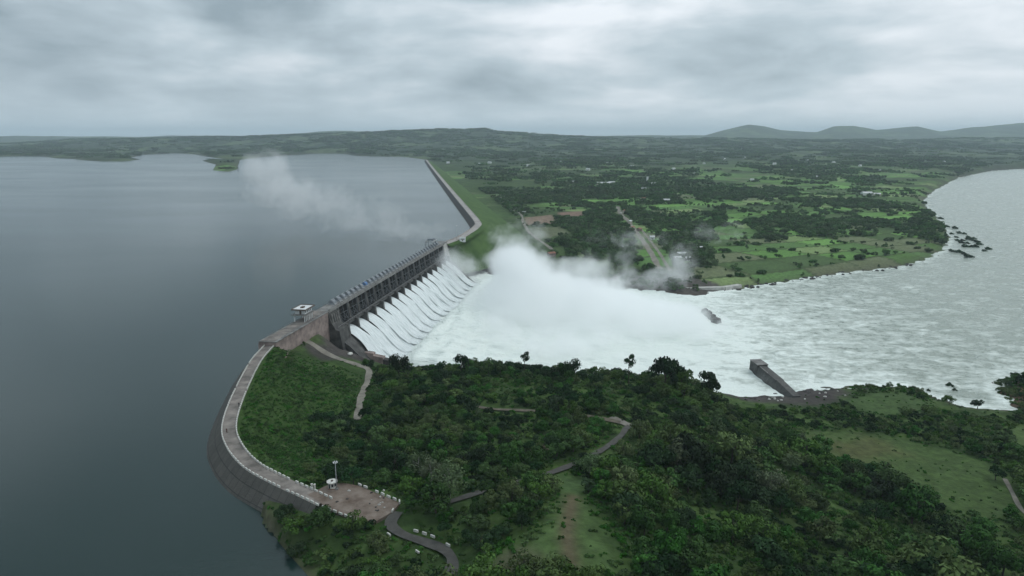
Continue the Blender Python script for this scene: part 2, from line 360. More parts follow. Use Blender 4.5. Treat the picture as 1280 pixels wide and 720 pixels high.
def gz(x, y): return float(ground_h(np.array([x]), np.array([y]))[0][0])

# ------------------------------------------------------------------ ground: one sheet to the horizon
def fan(y0, y1, kY, kX, umin, umax, off=250.0):
    ys = [y0]
    while ys[-1] < y1: ys.append(ys[-1] + kY * (ys[-1] + off))
    ys = np.array(ys); us = np.arange(umin, umax + kX, kX)
    Yg, Ug = np.meshgrid(ys, us, indexing='ij'); Xg = Ug * (Yg + off)
    ny, nx = Yg.shape; idx = np.arange(ny * nx).reshape(ny, nx)
    F = np.stack([idx[:-1, :-1], idx[:-1, 1:], idx[1:, 1:], idx[1:, :-1]], -1).reshape(-1, 4)
    return Xg.ravel(), Yg.ravel(), F
gx, gy, gF = fan(-120, 32000, .0048, .0026, -1.0, 1.02)
gh, gs, gr = ground_h(gx, gy)
# clearings, roads and plots in plan
def GL(l): return [tuple(G(x, y)) for x, y in l]
road_up = GL([(497, 640), (488, 655), (505, 668), (535, 678), (556, 688), (566, 700), (560, 722)])
road_ridge = GL([(585, 507), (620, 511), (680, 514), (730, 519), (765, 525), (790, 531)])
road_bend = GL([(830, 529), (790, 531), (776, 545), (762, 557), (735, 572), (700, 585), (668, 598), (640, 606), (610, 613), (580, 622), (545, 634)])
path_toe = GL([(368, 429), (392, 437), (420, 446), (445, 455), (461, 463), (456, 485), (450, 505), (446, 524)])
knoll_track = GL([(716, 724), (712, 690), (708, 665), (712, 640), (716, 620)])
field_track = GL([(1256, 598), (1263, 612), (1275, 634), (1290, 650)])
knoll = GL([(575, 722), (610, 697), (660, 680), (690, 655), (700, 610), (722, 608), (745, 640), (762, 680), (775, 722)])
knoll2 = GL([(692, 606), (700, 590), (735, 596), (742, 610), (715, 616)])
meadow = GL([(1000, 545), (1015, 535), (1080, 538), (1150, 552), (1215, 570), (1262, 590), (1275, 625), (1255, 650), (1190, 640), (1130, 618), (1080, 592), (1055, 575), (1015, 560)])
meadow2 = GL([(1058, 500), (1085, 491), (1130, 491), (1160, 503), (1150, 515), (1100, 516), (1065, 508)])
meadow3 = GL([(1262, 535), (1290, 528), (1290, 560), (1262, 556)])
platform = [P(x, y, CREST) for x, y in [(384, 618.5), (408, 607), (428, 603.5), (448, 607), (500, 628.5), (490, 640), (467, 653.5), (447, 650.5), (418, 639.5)]]
slopegrass = [tuple(P(353, 427, -2))[:2]]
C3 = lambda *c: np.array(c, np.float32)
px_, py_ = proj(gx, gy, gh)
nA = fbm(gx / 9, gy / 9, 4); nB = fbm(gx / 60 + 3, gy / 60, 4); nC = fbm(gx / 400 + 7, gy / 400, 4)
scrub = C3(.030, .055, .016); scrub2 = C3(.050, .085, .024); dry = C3(.085, .085, .045)
col = scrub + (scrub2 - scrub) * sstep(.4, .62, nA)[:, None]
# --- fields of the plain: warped, rotated grid of plots
def fieldcell(x, y):
    wx = x + 28 * np.sin(y / 130.0) + 18 * np.sin(x / 90.0 + 1.3); wy = y + 30 * np.sin(x / 150.0 + .5) + 14 * np.sin(y / 70.0)
    a = R(17); u = (wx * math.cos(a) + wy * math.sin(a)); v = (-wx * math.sin(a) + wy * math.cos(a))
    vi = np.floor(v / 46.0); u = u + 37.0 * np.sin(vi * 12.9)
    wdt = 70.0; ui = np.floor(u / wdt); fu = u / wdt - ui; fv = v / 46.0 - vi
    edge = np.minimum(np.minimum(fu, 1 - fu) * wdt, np.minimum(fv, 1 - fv) * 46.0)
    hsh = np.modf(np.abs(np.sin(ui * 127.1 + vi * 311.7) * 43758.5453))[0]; return hsh, edge
fh, fe = fieldcell(gx, gy)
palette = np.array([[.060, .12, .028], [.080, .165, .038], [.11, .22, .052], [.065, .125, .035], [.14, .195, .075], [.10, .12, .06], [.075, .15, .042], [.05, .085, .028]], np.float32)
fc = 1.22 * palette[(fh * 7.999).astype(int)] * (1 + .35 * (nA - .5)[:, None])
fc = np.where((fe < 2.2)[:, None], C3(.05, .075, .025), fc)
fieldiness = sstep(.37, .47, fbm(gx / 260 + 2, gy / 260 + 5, 3) + .16 * sstep(760, 1000, px_) - .13 * (1 - sstep(640, 800, px_)) + .14 * sstep(285, 315, py_) * sstep(850, 900, px_) - .12 * (gy > 2600))
plain = sstep(480, 560, gy)
col = col * (1 - (plain * fieldiness)[:, None]) + fc * (plain * fieldiness)[:, None]
fardark = sstep(1800, 3500, gy)
farcol = C3(.028, .048, .022) + (C3(.075, .11, .045) - C3(.028, .048, .022)) * sstep(.50, .62, nB * .5 + fbm(gx / 150, gy / 420 + 3, 3) * .5)[:, None]
col = col * (1 - fardark)[:, None] + farcol * fardark[:, None]
def paint(poly, c, amt=1.0, soft=3.0, nz=.3, wob=2.0):
    global col
    s = sdist(gx, gy, poly) + (nA - .5) * wob * 2; k = (sstep(-soft, soft, s) * amt)[:, None]
    col = col * (1 - k) + (np.array(c, np.float32) * (1 + nz * 2 * (fbm(gx / 4 + 1, gy / 4, 3) - .5))[:, None]) * k
paint(knoll, (.055, .092, .030)); paint(knoll2, (.05, .085, .03)); paint([tuple(G(x, y)) for x, y in [(612, 712), (625, 694), (655, 684), (680, 690), (668, 722), (620, 724)]], (.085, .080, .050), .7, 3, wob=4)
paint(meadow, (.050, .082, .026), wob=5); paint([tuple(G(x, y)) for x, y in [(1030, 548), (1090, 548), (1130, 566), (1080, 578), (1040, 565)]], (.085, .080, .035), .6, 8, wob=8); paint(meadow2, (.050, .084, .028)); paint(meadow3, (.06, .095, .03))
kt = np.exp(-(segdist(gx, gy, knoll_track) / 2.2) ** 2)[:, None]; col = col * (1 - .8 * kt) + C3(.10, .075, .05) * .8 * kt
brown = [tuple(G(x, y)) for x, y in [(655, 272), (690, 269), (693, 279), (658, 281)]]; paint(brown, (.19, .14, .10), wob=4)
brown2 = [tuple(G(x, y)) for x, y in [(697, 266), (730, 264), (728, 272), (700, 272)]]; paint(brown2, (.18, .12, .09), wob=4)
brown3 = [tuple(G(x, y)) for x, y in [(660, 284), (700, 283), (712, 292), (668, 300)]]; paint(brown3, (.10, .115, .06), wob=4)
paint([tuple(G(x, y)) for x, y in [(640, 340), (870, 348), (905, 356), (930, 361), (880, 372), (640, 360)]], (.085, .078, .068), wob=5)
# rock of the river banks, dark wet rock of the abutments, bare strip at the reservoir
kb = (np.exp(-np.clip(-gr, 0, 1e9) / (5 + .006 * gy)) * (gr < 2) * (gy > 280))[:, None]; col = col * (1 - .92 * kb) + C3(.065, .055, .045) * .92 * kb
col = np.where((gr > 0)[:, None], C3(.07, .06, .05), col)
for cc, rr, a_ in ((D(-32, 10, 0), 10, .9), (D(-14, 15, 0), 17, .95), (D(2, 24, 0), 20, .95), (D(6, 42, 0), 18, .9), (D(TE + 18, 22, 0), 34, .95), (D(TE + 26, 45, 0), 30, .95), (D(TE + 44, 32, 0), 26, .95), (D(TE + 62, 56, 0), 22, .85), (tuple(G(985, 492)), 26, .9), (tuple(G(935, 495)), 16, .9), (tuple(G(1030, 489)), 14, .85)):
    k = (a_ * (1 - sstep(rr * .65, rr * 1.1, np.hypot(gx - cc[0], gy - cc[1]) + (nA - .5) * 10)))[:, None]; col = col * (1 - k) + C3(.060, .052, .050) * (1 + .6 * (nA - .5))[:, None] * k
k = (.8 * (1 - sstep(0, 25, np.abs(sdist(gx, gy, [tuple(P(x, y, -29))[:2] for x, y in [(1237, 474), (1290, 466), (1290, 500), (1250, 497)]]))))) [:, None] * (gy > 250)[:, None]; col = col * (1 - k) + C3(.085, .05, .035) * k
kr = (np.exp(-(np.clip(-gs, 0, 1e9) / (1.5 + .003 * gy))) * (gs < 1))[:, None]; col = col * (1 - .7 * kr) + C3(.09, .075, .06) * .7 * kr
# deepen grid only where it matters: smooth the ground under the roads
rd_d = np.minimum.reduce([segdist(gx, gy, [tuple(p)[:2] for p in l]) for l in (road_up, road_ridge, road_bend, path_toe)])
gh2 = gh - .45 * (1 - sstep(2.5, 6, rd_d))
s_pl = sdist(gx, gy, platform); gh2 = np.where(s_pl > -1.5, np.minimum(gh2, CREST - .5), gh2)
gme_v = np.stack([gx, gy, gh2], 1)
M['ground'] = mat('ground_cover', (.75, .75, .75), .95, .35, .35, .25, .8, spec=.1, attr='Col', coords='World', col2=(1.25, 1.25, 1.25))
ground = npobj('ground', gme_v, gF, M['ground'], smooth=True); tag(ground, kind='structure'); colattr(ground.data, 'Col', col)

# ------------------------------------------------------------------ water
def water_mat(name, deep, rough, bumpd, sx, sy, foam=False):
    m = bpy.data.materials.new(name); m.use_nodes = True; nt = m.node_tree; n = nt.nodes; l = nt.links
    b = n['Principled BSDF']; b.inputs['Base Color'].default_value = (*deep, 1); b.inputs['Roughness'].default_value = rough
    b.inputs['IOR'].default_value = 1.33; b.inputs['Specular IOR Level'].default_value = .5
    g = n.new('ShaderNodeNewGeometry')
    def noise(sx, sy, sc, det, w=0):
        mp = n.new('ShaderNodeMapping'); mp.inputs['Scale'].default_value = (sx, sy, 1); mp.inputs['Location'].default_value = (w, w * 2, 0); mp.inputs['Rotation'].default_value = (0, 0, R(6))
        l.new(g.outputs['Position'], mp.inputs[0]); q = n.new('ShaderNodeTexNoise'); q.inputs['Scale'].default_value = sc; q.inputs['Detail'].default_value = det; q.inputs['Roughness'].default_value = .6
        l.new(mp.outputs[0], q.inputs['Vector']); return q.outputs['Fac']
    h = noise(sx, sy, 1, 6)
    bp = n.new('ShaderNodeBump'); bp.inputs['Distance'].default_value = bumpd; bp.inputs['Strength'].default_value = 1
    l.new(h, bp.inputs['Height']); l.new(bp.outputs[0], b.inputs['Normal'])
    if not foam:   # wind lanes change the roughness of the surface
        q = noise(.0022, .0045, 1, 4, 3); mr = n.new('ShaderNodeMapRange'); mr.inputs[1].default_value = .35; mr.inputs[2].default_value = .65; mr.inputs[3].default_value = rough * .88; mr.inputs[4].default_value = rough * 1.2
        l.new(q, mr.inputs[0]); l.new(mr.outputs[0], b.inputs['Roughness'])
    else:
        a = n.new('ShaderNodeAttribute'); a.attribute_name = 'foam'
        f1 = noise(.045, .075, 1, 10, 5); f2 = noise(.17, .24, 1, 8, 2)
        def mth(op, x, y, cl=False):
            q = n.new('ShaderNodeMath'); q.operation = op; q.use_clamp = cl
            for i, v in enumerate((x, y)):
                if isinstance(v, (int, float)): q.inputs[i].default_value = v
                else: l.new(v, q.inputs[i])
            return q.outputs[0]
        s = mth('ADD', mth('MULTIPLY', f1, .55), mth('MULTIPLY', f2, .45)); s = mth('SUBTRACT', mth('ADD', s, a.outputs['Fac']), .60)
        s = mth('MULTIPLY', s, 4.6, True)
        mx = n.new('ShaderNodeMixRGB'); l.new(s, mx.inputs[0]); mx.inputs[1].default_value = (*deep, 1); mx.inputs[2].default_value = (.74, .79, .74, 1)
        l.new(mx.outputs[0], b.inputs['Base Color'])
        rr = n.new('ShaderNodeMapRange'); rr.inputs[3].default_value = rough; rr.inputs[4].default_value = .9; l.new(s, rr.inputs[0]); l.new(rr.outputs[0], b.inputs['Roughness'])
        h2 = mth('ADD', h, mth('MULTIPLY', s, .35)); l.new(h2, bp.inputs['Height'])
    return m
M['res_water'] = water_mat('reservoir_water', (.010, .025, .022), .15, .03, .25, .45)
M['riv_water'] = water_mat('river_water', (.25, .295, .25), .24, 2.0, .10, .20, foam=True)
bm = bmesh.new(); vs = [bm.verts.new((x, y, 0)) for x, y in RES]; f = bm.faces.new(vs); bmesh.ops.triangulate(bm, faces=[f])
if sum(q.normal.z for q in bm.faces) < 0: bmesh.ops.reverse_faces(bm, faces=bm.faces)
me = bpy.data.meshes.new('reservoir_water'); bm.to_mesh(me); bm.free(); me.materials.append(M['res_water'])
o = bpy.data.objects.new('reservoir_water', me); COL.objects.link(o); tag(o, kind='structure')

wx_, wy_, wF = fan(300, 3600, .0026, .0022, -.17, 1.02)
dt = (wx_ - O2.x) * T2.x + (wy_ - O2.y) * T2.y; dn = (wx_ - O2.x) * N2.x + (wy_ - O2.y) * N2.y
inrow = sstep(0, 14, dt) * (1 - sstep(TE - 6, TE + 14, dt))
turb = np.exp(-np.clip(dn - 40, 0, 1e9) / 170) * (.4 + .6 * sstep(-60, 30, dt))
ph = dn + 12 * fbm(dt / 24, dn / 24, 3) + 5 * np.sin(dt / 19)
mound = inrow * sstep(30, 42, dn) * (1 - sstep(52, 120, dn)) * (4.2 + 4.5 * fbm(dt / 26 + 3, dn / 30, 3)) * (1 + .35 * sstep(TE - 90, TE - 30, dt))
rib = inrow * sstep(36, 46, dn) * (1 - sstep(90, 150, dn)) * np.sin(ph / 2.1) * .65
wz = RIVZ + mound + rib + (fbm(wx_ / 9, wy_ / 7, 4) - .5) * (1.5 + 3.4 * turb) + (fbm(wx_ / 30 + 4, wy_ / 16, 3) - .5) * (.5 + 2.5 * turb)
dist = np.hypot(wx_ + 40, (wy_ - 530) * .8)
foam = .56 * np.exp(-np.clip(dist - 120, 0, 1e9) / 78) + .085 * np.exp(-np.clip(dist - 260, 0, 1e9) / 350) + .035
edge = np.exp(-np.clip(sdist(wx_, wy_, RIV), 0, 1e9) / 5.0); foam = foam + .12 * edge
keep = (sdist(wx_, wy_, RIV) > -45)
fk = keep[wF].any(1); wF2 = wF[fk]; used = np.unique(wF2); remap = -np.ones(len(wx_), int); remap[used] = np.arange(len(used))
river = npobj('river_water', np.stack([wx_, wy_, wz], 1)[used], remap[wF2], M['riv_water'], smooth=True); tag(river, kind='structure')
fattr(river.data, 'foam', foam[used])

# ------------------------------------------------------------------ strips (roads) draped on the ground
def strip(name, line, wd, m, lift=.12, kind='structure', step=2.0, drape=True, zfix=None):
    pts = catmull([Vector(p) for p in line], step); n = len(pts); V = []; 
    for i, p in enumerate(pts):
        d = (pts[min(i + 1, n - 1)] - pts[max(i - 1, 0)]); d.z = 0; d.normalize(); q = Vector((d.y, -d.x, 0)); wv = wd * (1 + .12 * math.sin(i * .7))
        for s in (-1, -.33, .33, 1):
            v = p + q * s * wv / 2; V.append([v.x, v.y, p.z])
    V = np.array(V)
    if drape:
        hh = ground_h(V[:, 0], V[:, 1])[0]; hh = hh.reshape(-1, 4); hh = np.repeat(hh.mean(1), 4); hh = np.convolve(np.pad(hh, 8, 'edge'), np.ones(17) / 17, 'valid')
        V[:, 2] = hh + lift
    else: V[:, 2] = (zfix if zfix is not None else V[:, 2])
    F = [(4 * i + k, 4 * i + k + 1, 4 * i + 5 + k, 4 * i + 4 + k) for i in range(n - 1) for k in range(3)]
    o = npobj(name, V, F, m, smooth=True)
    if kind: tag(o, kind=kind)
    return o
strip('hill_road', road_up, 3.0, M['asphalt']); strip('hill_road', road_bend, 2.2, M['asphalt']); strip('hill_track', road_ridge, 2.4, M['dirt']); strip('toe_path', path_toe, 3.2, M['paledirt'])
strip('field_path', field_track, 1.6, M['paledirt'], .2)
# plain: double road, then a village street
plain_road = GL([(772, 258), (776, 268), (784, 275), (792, 286), (800, 296), (811, 312), (818, 324), (826, 340)])
strip('village_road', plain_road, 6.5, M['paledirt'], .35, step=6); 
road_b = [(x + 9.5, y + 1, z) for x, y, z in plain_road[3:]]; strip('canal_bank_road', road_b, 3.5, M['paledirt'], .35, step=6)
strip('farm_track', GL([(624, 246), (633, 254), (643, 263), (651, 268), (655, 280), (668, 296), (690, 312)]), 4, M['paledirt'], .35, step=8)

# ------------------------------------------------------------------ embankment dams
def stone_mat():
    m = mat('stone_pitching', (.065, .06, .055), .9, .4, .6, .12, 1.5); nt = m.node_tree; n = nt.nodes; l = nt.links
    uv = n.new('ShaderNodeUVMap'); mp = n.new('ShaderNodeMapping'); mp.inputs['Scale'].default_value = (1, 1, 1); l.new(uv.outputs[0], mp.inputs[0])
    bk = n.new('ShaderNodeTexBrick'); bk.inputs['Scale'].default_value = 1; bk.inputs['Mortar Size'].default_value = .10; bk.inputs['Brick Width'].default_value = 3.2; bk.inputs['Row Height'].default_value = 2.4; bk.offset = 0
    bk.inputs['Color1'].default_value = (.105, .098, .085, 1); bk.inputs['Color2'].default_value = (.075, .072, .062, 1); bk.inputs['Mortar'].default_value = (.03, .03, .028, 1); l.new(mp.outputs[0], bk.inputs['Vector'])
    b = n['Principled BSDF']; src = b.inputs['Base Color'].links[0].from_socket
    mu = n.new('ShaderNodeMixRGB'); mu.inputs[0].default_value = .65; l.new(src, mu.inputs[1]); l.new(bk.outputs[0], mu.inputs[2]); l.new(mu.outputs[0], b.inputs['Base Color']); return m
M['stone'] = stone_mat()
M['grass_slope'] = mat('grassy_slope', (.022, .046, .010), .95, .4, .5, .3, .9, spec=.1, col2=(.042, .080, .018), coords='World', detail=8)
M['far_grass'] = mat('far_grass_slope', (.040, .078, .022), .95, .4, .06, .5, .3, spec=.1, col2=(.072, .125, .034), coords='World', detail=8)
def sweep(name, line, prof, m, parent, side, uvscale=1, lump=0, taper=None):
    """prof: list of (offset to the downstream side, z)"""
    n = len(line); k = len(prof); V = []; UV = []; s = 0
    for i, p in enumerate(line):
        d = (line[min(i + 1, n - 1)] - line[max(i - 1, 0)]); d.z = 0; d.normalize(); q = Vector((d.y, -d.x, 0)) * side
        if i: s += (p - line[i - 1]).length
        for (o_, z) in prof:
            oo = o_ * (taper(i / n) if taper else 1) if o_ > 10 else o_
            V.append((p.x + q.x * oo, p.y + q.y * oo, z)); UV.append((s, o_))
    V = np.array(V)
    if lump: V[:, 2] += (fbm(V[:, 0] / 3, V[:, 1] / 3, 3) - .5) * lump
    F = [(i * k + j, i * k + j + 1, (i + 1) * k + j + 1, (i + 1) * k + j) for i in range(n - 1) for j in range(k - 1)]
    if side < 0: F = [f_[::-1] for f_ in F]
    o = npobj(name, V, F, m, parent, smooth=bool(lump))
    uvl = o.data.uv_layers.new(name='UVMap'); li = np.zeros(len(o.data.loops), np.int32); o.data.loops.foreach_get('vertex_index', li); uvl.data.foreach_set('uv', np.array(UV, np.float32)[li].ravel())
    return o
def subd(a, b, n): return [(a[0] + (b[0] - a[0]) * i / n, a[1] + (b[1] - a[1]) * i / n) for i in range(n + 1)]
# near one: the line runs from the dam towards the camera, water on its right hand
em = empty('embankment_dam', tuple(Cn[len(Cn) // 2])); mid = em.location.copy(); em.location = (0, 0, 0)
tag(em, 'near curving earth embankment with stone-faced water side and a rough green slope', 'embankment')
def near_side(line):  # +1 if (d.y,-d.x) points downstream (away from the reservoir)
    i = len(line) // 2; d = line[i + 1] - line[i - 1]; q = Vector((d.y, -d.x)).normalized(); p = Vector(line[i][:2]) + q * 30
    return -1 if inside(np.array([p.x]), np.array([p.y]), RES)[0] else 1
sN = near_side(Cn)
Cn2 = resample(Cn, 1.6)
sweep('stone_facing', Cn2, [(-13, -8), (-9.0, -1.5), (-2.9, CREST - .3), (-2.6, CREST)], M['stone'], em, sN)
sweep('roadway', Cn2, [(-2.6, CREST), (-2.4, CREST + .02), (2.4, CREST + .02), (2.6, CREST)], M['roadway'], em, sN)
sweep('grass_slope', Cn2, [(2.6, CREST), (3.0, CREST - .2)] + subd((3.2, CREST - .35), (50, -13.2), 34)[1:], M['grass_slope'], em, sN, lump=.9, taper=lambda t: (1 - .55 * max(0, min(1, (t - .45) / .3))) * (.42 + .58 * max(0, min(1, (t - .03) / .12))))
ef = empty('embankment_dam', (0, 0, 0)); tag(ef, 'far straight earth embankment with pale crest road and bright green slope', 'embankment')
sF = near_side(FEc)
FE2 = resample(FEc, 7)
sweep('stone_facing', FE2, [(-16, -8), (-10.6, -1.5), (-4.35, CREST - .3), (-4.0, CREST)], M['rock'], ef, sF)
M['far_road'] = mat('pale_crest_road', (.30, .275, .255), .9, .2, .1)
sweep('roadway', FE2, [(-4.0, CREST), (-3.6, CREST + .9), (-3.2, CREST + .9), (-3.1, CREST + .1), (3.4, CREST + .1), (3.5, CREST + .6), (3.9, CREST + .6), (4.2, CREST)], M['far_road'], ef, sF)
sweep('grass_slope', FE2, [(4.2, CREST), (5, CREST - .3)] + subd((5, CREST - .3), (74, -25), 16)[1:], M['far_grass'], ef, sF, lump=1.6, taper=lambda t: .12 + .88 * max(0, min(1, t / .075)))

# whitewashed parapet blocks
bb = MB().box(-.72, .72, -.2, .2, -.1, .62); pb = bb.build('parapet_block', M['whitewash'])
bm = bmesh.new(); bm.from_mesh(pb.data); bmesh.ops.bevel(bm, geom=bm.edges[:], offset=.06, segments=1, affect='EDGES'); bm.to_mesh(pb.data); bm.free()
first = True
def blocks(line, label, group, z=CREST, jit=.05, skip=.03):
    global first
    n = len(line)
    for i, p in enumerate(line):
        if random.random() < skip: continue
        d = line[min(i + 1, n - 1)] - line[max(i - 1, 0)]
        o = pb if first else pb.copy()
        if not first: COL.objects.link(o)
        first = False
        o.location = (p.x, p.y, (z if z is not None else gz(p.x, p.y) + .15)); o.rotation_euler = (random.uniform(-.03, .03), random.uniform(-.03, .03), math.atan2(d.y, d.x) + random.uniform(-jit, jit)); o.scale = (random.uniform(.88, 1.05), 1, random.uniform(.85, 1.1))
        tag(o, label, 'parapet block', group)
wsd = -sN
def offs(line, o_, side):
    out = []; n = len(line)
    for i, p in enumerate(line):
        d = line[min(i + 1, n - 1)] - line[max(i - 1, 0)]; d.z = 0; d.normalize(); out.append(p + Vector((d.y, -d.x, 0)) * side * o_)
    return out
blocks(resample(offs(Cn, 2.35, -sN), 2.15), 'whitewashed parapet block on the water side of the crest road', 'parapet blocks on the water side')
blocks(resample(offs(Cn, 2.35, sN), 2.15), 'whitewashed parapet block on the grass side of the crest road', 'parapet blocks on the grass side')
blocks(resample([P(405, 634.5, CREST), P(447, 651.5, CREST)], 2.2), 'whitewashed block on the reservoir edge of the dirt platform', 'blocks on the reservoir edge of the platform', jit=.08, skip=.1)
blocks(resample([P(450, 606.5, CREST), P(500, 627.5, CREST), P(491, 639, CREST)], 2.4), 'whitewashed block on the forest edge of the dirt platform', 'blocks on the forest edge of the platform', jit=.1, skip=.2)
blocks(resample([G(478, 664), G(500, 678), G(522, 690)], 2.6), 'whitewashed block on the lower verge of the hill road', 'blocks on the lower verge of the hill road', z=None, jit=.1, skip=.2)
blocks(resample([G(520, 664), G(540, 671), G(560, 682)], 2.6), 'whitewashed block on the upper verge of the hill road', 'blocks on the upper verge of the hill road', z=None, jit=.1, skip=.2)

# platform
pm = MB().prism([(p.x, p.y) for p in platform], CREST - 1.2, CREST + .03, lambda u, v, h: (u, v, h)); o = pm.build('platform_pavement', M['platform']); tag(o, kind='structure')

# ------------------------------------------------------------------ spillway dam
ZT = 8.0
dam = empty('spillway_dam'); tag(dam, 'long grey concrete spillway with sixteen open gates, piers and a hoist bridge', 'dam')
ogee = [(-8, -31), (-8, -9), (-4, -7.6), (-1, -7.2), (3, -8.2), (7, -10.2), (11, -13.2), (15, -17), (19, -21.3), (23, -25.2), (27, -28.2), (31, -30.2), (36, -30.6), (36, -33), (-8, -33)]
MB().prism(ogee, 2, TE + 10, lambda n, z, t: D(t, n, z)).build('weir', M['dark_concrete'], dam)
pierp = [(-12, -10), (-12, 3), (-9, ZT - 1.2), (0, ZT - 1.2), (.6, 2.5), (1.6, -2.6), (6.2, -2.9), (7.4, -12), (7.4, -16), (-4, -16)]
for i in range(NB + 1):
    t = T0 + i * PITCH_BAY; MB().prism(pierp, t - 1.1, t + 1.1, lambda n, z, h: D(h, n, z)).build('pier', M['dark_concrete'], dam)
MB().prism([(-8.2, ZT - 1.2), (.2, ZT - 1.2), (.2, ZT - .05), (-8.2, ZT - .05)], -1, TE + 4, lambda n, z, h: D(h, n, z)).build('bridge_deck', M['concrete'], dam)
MB().prism([(.2, ZT - .9), (.55, ZT - .9), (.55, ZT + .9), (.2, ZT + .9)], -1, TE + 4, lambda n, z, h: D(h, n, z)).build('downstream_parapet', M['concrete'], dam)
MB().prism([(2.2, -4.4), (4.4, -4.4), (4.4, -2.9), (2.2, -2.9)], 2, TE + 2, lambda n, z, h: D(h, n, z)).build('trunnion_beam', M['dark_concrete'], dam)
rl = MB()
for t in np.arange(3, TE, 3.0): rl.bar(D(t, 4.2, -2.9), D(t, 4.2, -1.9), .06)
rl.bar(D(3, 4.2, -1.9), D(TE, 4.2, -1.9), .06).build('walkway_rail', M['pipe'], dam)
for i in range(NB):
    t0_, t1_ = T0 + i * PITCH_BAY + 1.15, T0 + (i + 1) * PITCH_BAY - 1.15
    arc = [(-3.2 + 1.2 * math.cos(a) - 1.2, z) for a, z in zip(np.linspace(-1, 1, 9), np.linspace(-5.2, 3.2, 9))]
    prf = arc + [(n - .35, z) for n, z in arc[::-1]]
    g = MB().prism(prf, t0_, t1_, lambda n, z, h: D(h, n, z)).build('gate', M['gate'], dam)
    ga = MB()
    for tt in (t0_ + 1.5, t1_ - 1.5):
        for zz in (-4.3, -1, 2.4): ga.bar(D(tt, -3.4, zz), D(tt + (.9 if tt < (t0_ + t1_) / 2 else -.9), 2.3, -3.1), .22)
        ga.bar(D(tt, -3.2, -4.6), D(tt, -3.2, 3), .2)
    for zz in (-3, 0, 2.6): ga.bar(D(t0_, -3.3, zz), D(t1_, -3.3, zz), .2)
    ga.build('gate_arm', M['steel'], g)
    # slender trestle that carries the hoist bridge
    tr = MB()
    for tt in (t0_ + .3, t1_ - .3, (t0_ + t1_) / 2): tr.bar(D(tt, -.3, ZT - 1.2), D(tt, .9, -2.5), .2, .26)
    tr.bar(D(t0_, .35, 2.2), D((t0_ + t1_) / 2, .7, -2.4), .13); tr.bar(D(t1_, .35, 2.2), D((t0_ + t1_) / 2, .7, -2.4), .13); tr.bar(D(t0_, .2, 2.2), D(t1_, .2, 2.2), .15)
    tr.build('trestle', M['steel'], dam)
    for q, tt in enumerate((t0_ + 2.6, t1_ - 2.6)):
        hm = MB(); c = D(tt, -5.2, ZT)
        def hp(n, z, h, tt=tt): return D(tt + h, n, z)
        hood = [(-6.8, ZT)] + [(-5 + 1.8 * math.cos(a), ZT + .9 + 1.7 * math.sin(a)) for a in np.linspace(math.pi, 0, 8)] + [(-3.2, ZT)]
        hm.prism(hood, -1.5, 1.5, hp)
        h_ = hm.build('hoist_hood', M['blue'] if (i == 3 and q == 1) else M['hoist'], dam)
        f_ = MB().prism([(-7.2, ZT - .04), (-2.4, ZT - .04), (-2.4, ZT + .5), (-7.2, ZT + .5)], -2.1, 2.1, hp)
        for s in (-1, 1): f_.bar(D(tt + s * 1.9, -2.6, ZT + .4), D(tt + s * 1.9, -4.9, ZT + 3), .13); f_.bar(D(tt + s * 1.9, -7, ZT + .4), D(tt + s * 1.9, -4.9, ZT + 3), .13)
        f_.bar(D(tt - 1.9, -4.9, ZT + 3), D(tt + 1.9, -4.9, ZT + 3), .16).build('hoist_frame', M['pipe'], dam)
# rails of the bridge
rb = MB()
for t in np.arange(-55, TE + 14, 2.5): rb.bar(D(t, -.1, ZT - .1), D(t, -.1, ZT + 1.1), .07); rb.bar(D(t, -8, ZT - .1), D(t, -8, ZT + 1.1), .07)
for z in (.6, 1.1): rb.bar(D(-55, -.1, ZT + z), D(TE + 14, -.1, ZT + z), .05); rb.bar(D(-55, -8, ZT + z), D(TE + 14, -8, ZT + z), .05)
rb.build('railing', M['steel'], dam)
# near non-overflow block with pinkish face
nb = empty('abutment_block'); tag(nb, 'pinkish stained concrete abutment wall between the near embankment and the gates', 'abutment')
MB().prism([(-10, -12), (-9, CREST + 1), (-8.4, ZT), (.1, ZT), (.3, -9), (-2, -12)], -62, -1.2, lambda n, z, h: D(h, n, z)).build('wall', M['pink_concrete'], nb)
MB().prism([(-8.6, ZT), (.8, ZT), (.8, ZT + .25), (-8.6, ZT + .25)], -62.5, -1.2, lambda n, z, h: D(h, n, z)).build('deck', M['concrete'], nb)
MB().prism([(-7.4, ZT + .25), (-.6, ZT + .25), (-.6, ZT + .29), (-7.4, ZT + .29)], -62, -1.4, lambda n, z, h: D(h, n, z)).build('roadway', M['roadway'], nb)
dk = empty('gate_abutment'); tag(dk, 'dark wet concrete end pier at the near end of the gates', 'abutment')
MB().prism([(-10, -20), (-9.5, ZT - 1.25), (.1, ZT - 1.25), (2, 1), (4.4, -2.8), (6.4, -3.2), (8.2, -14), (12, -22), (-6, -22)], -1.2, 10.8, lambda n, z, h: D(h, n, z)).build('wall', M['dark_concrete'], dk)
fb = MB()
for k in range(4): fb.prism([(4.2 + k * .2, -12), (4.6 + k * .2, -12), (1.4 + k * .1, ZT - 2), (1.0 + k * .1, ZT - 2)], 1 + k * 2.6, 1.6 + k * 2.6, lambda n, z, h: D(h, n, z))
fb.build('buttress', M['concrete'], dk)
fbk = empty('abutment_block'); tag(fbk, 'pale concrete wedge abutment at the far end of the gates', 'abutment')
MB().prism([(-10, -20), (-9, ZT), (.1, ZT), (1.6, 0), (4, -12), (6, -20)], TE + 2.2, TE + 16, lambda n, z, h: D(h, n, z)).build('wall', M['pale_concrete'], fbk)
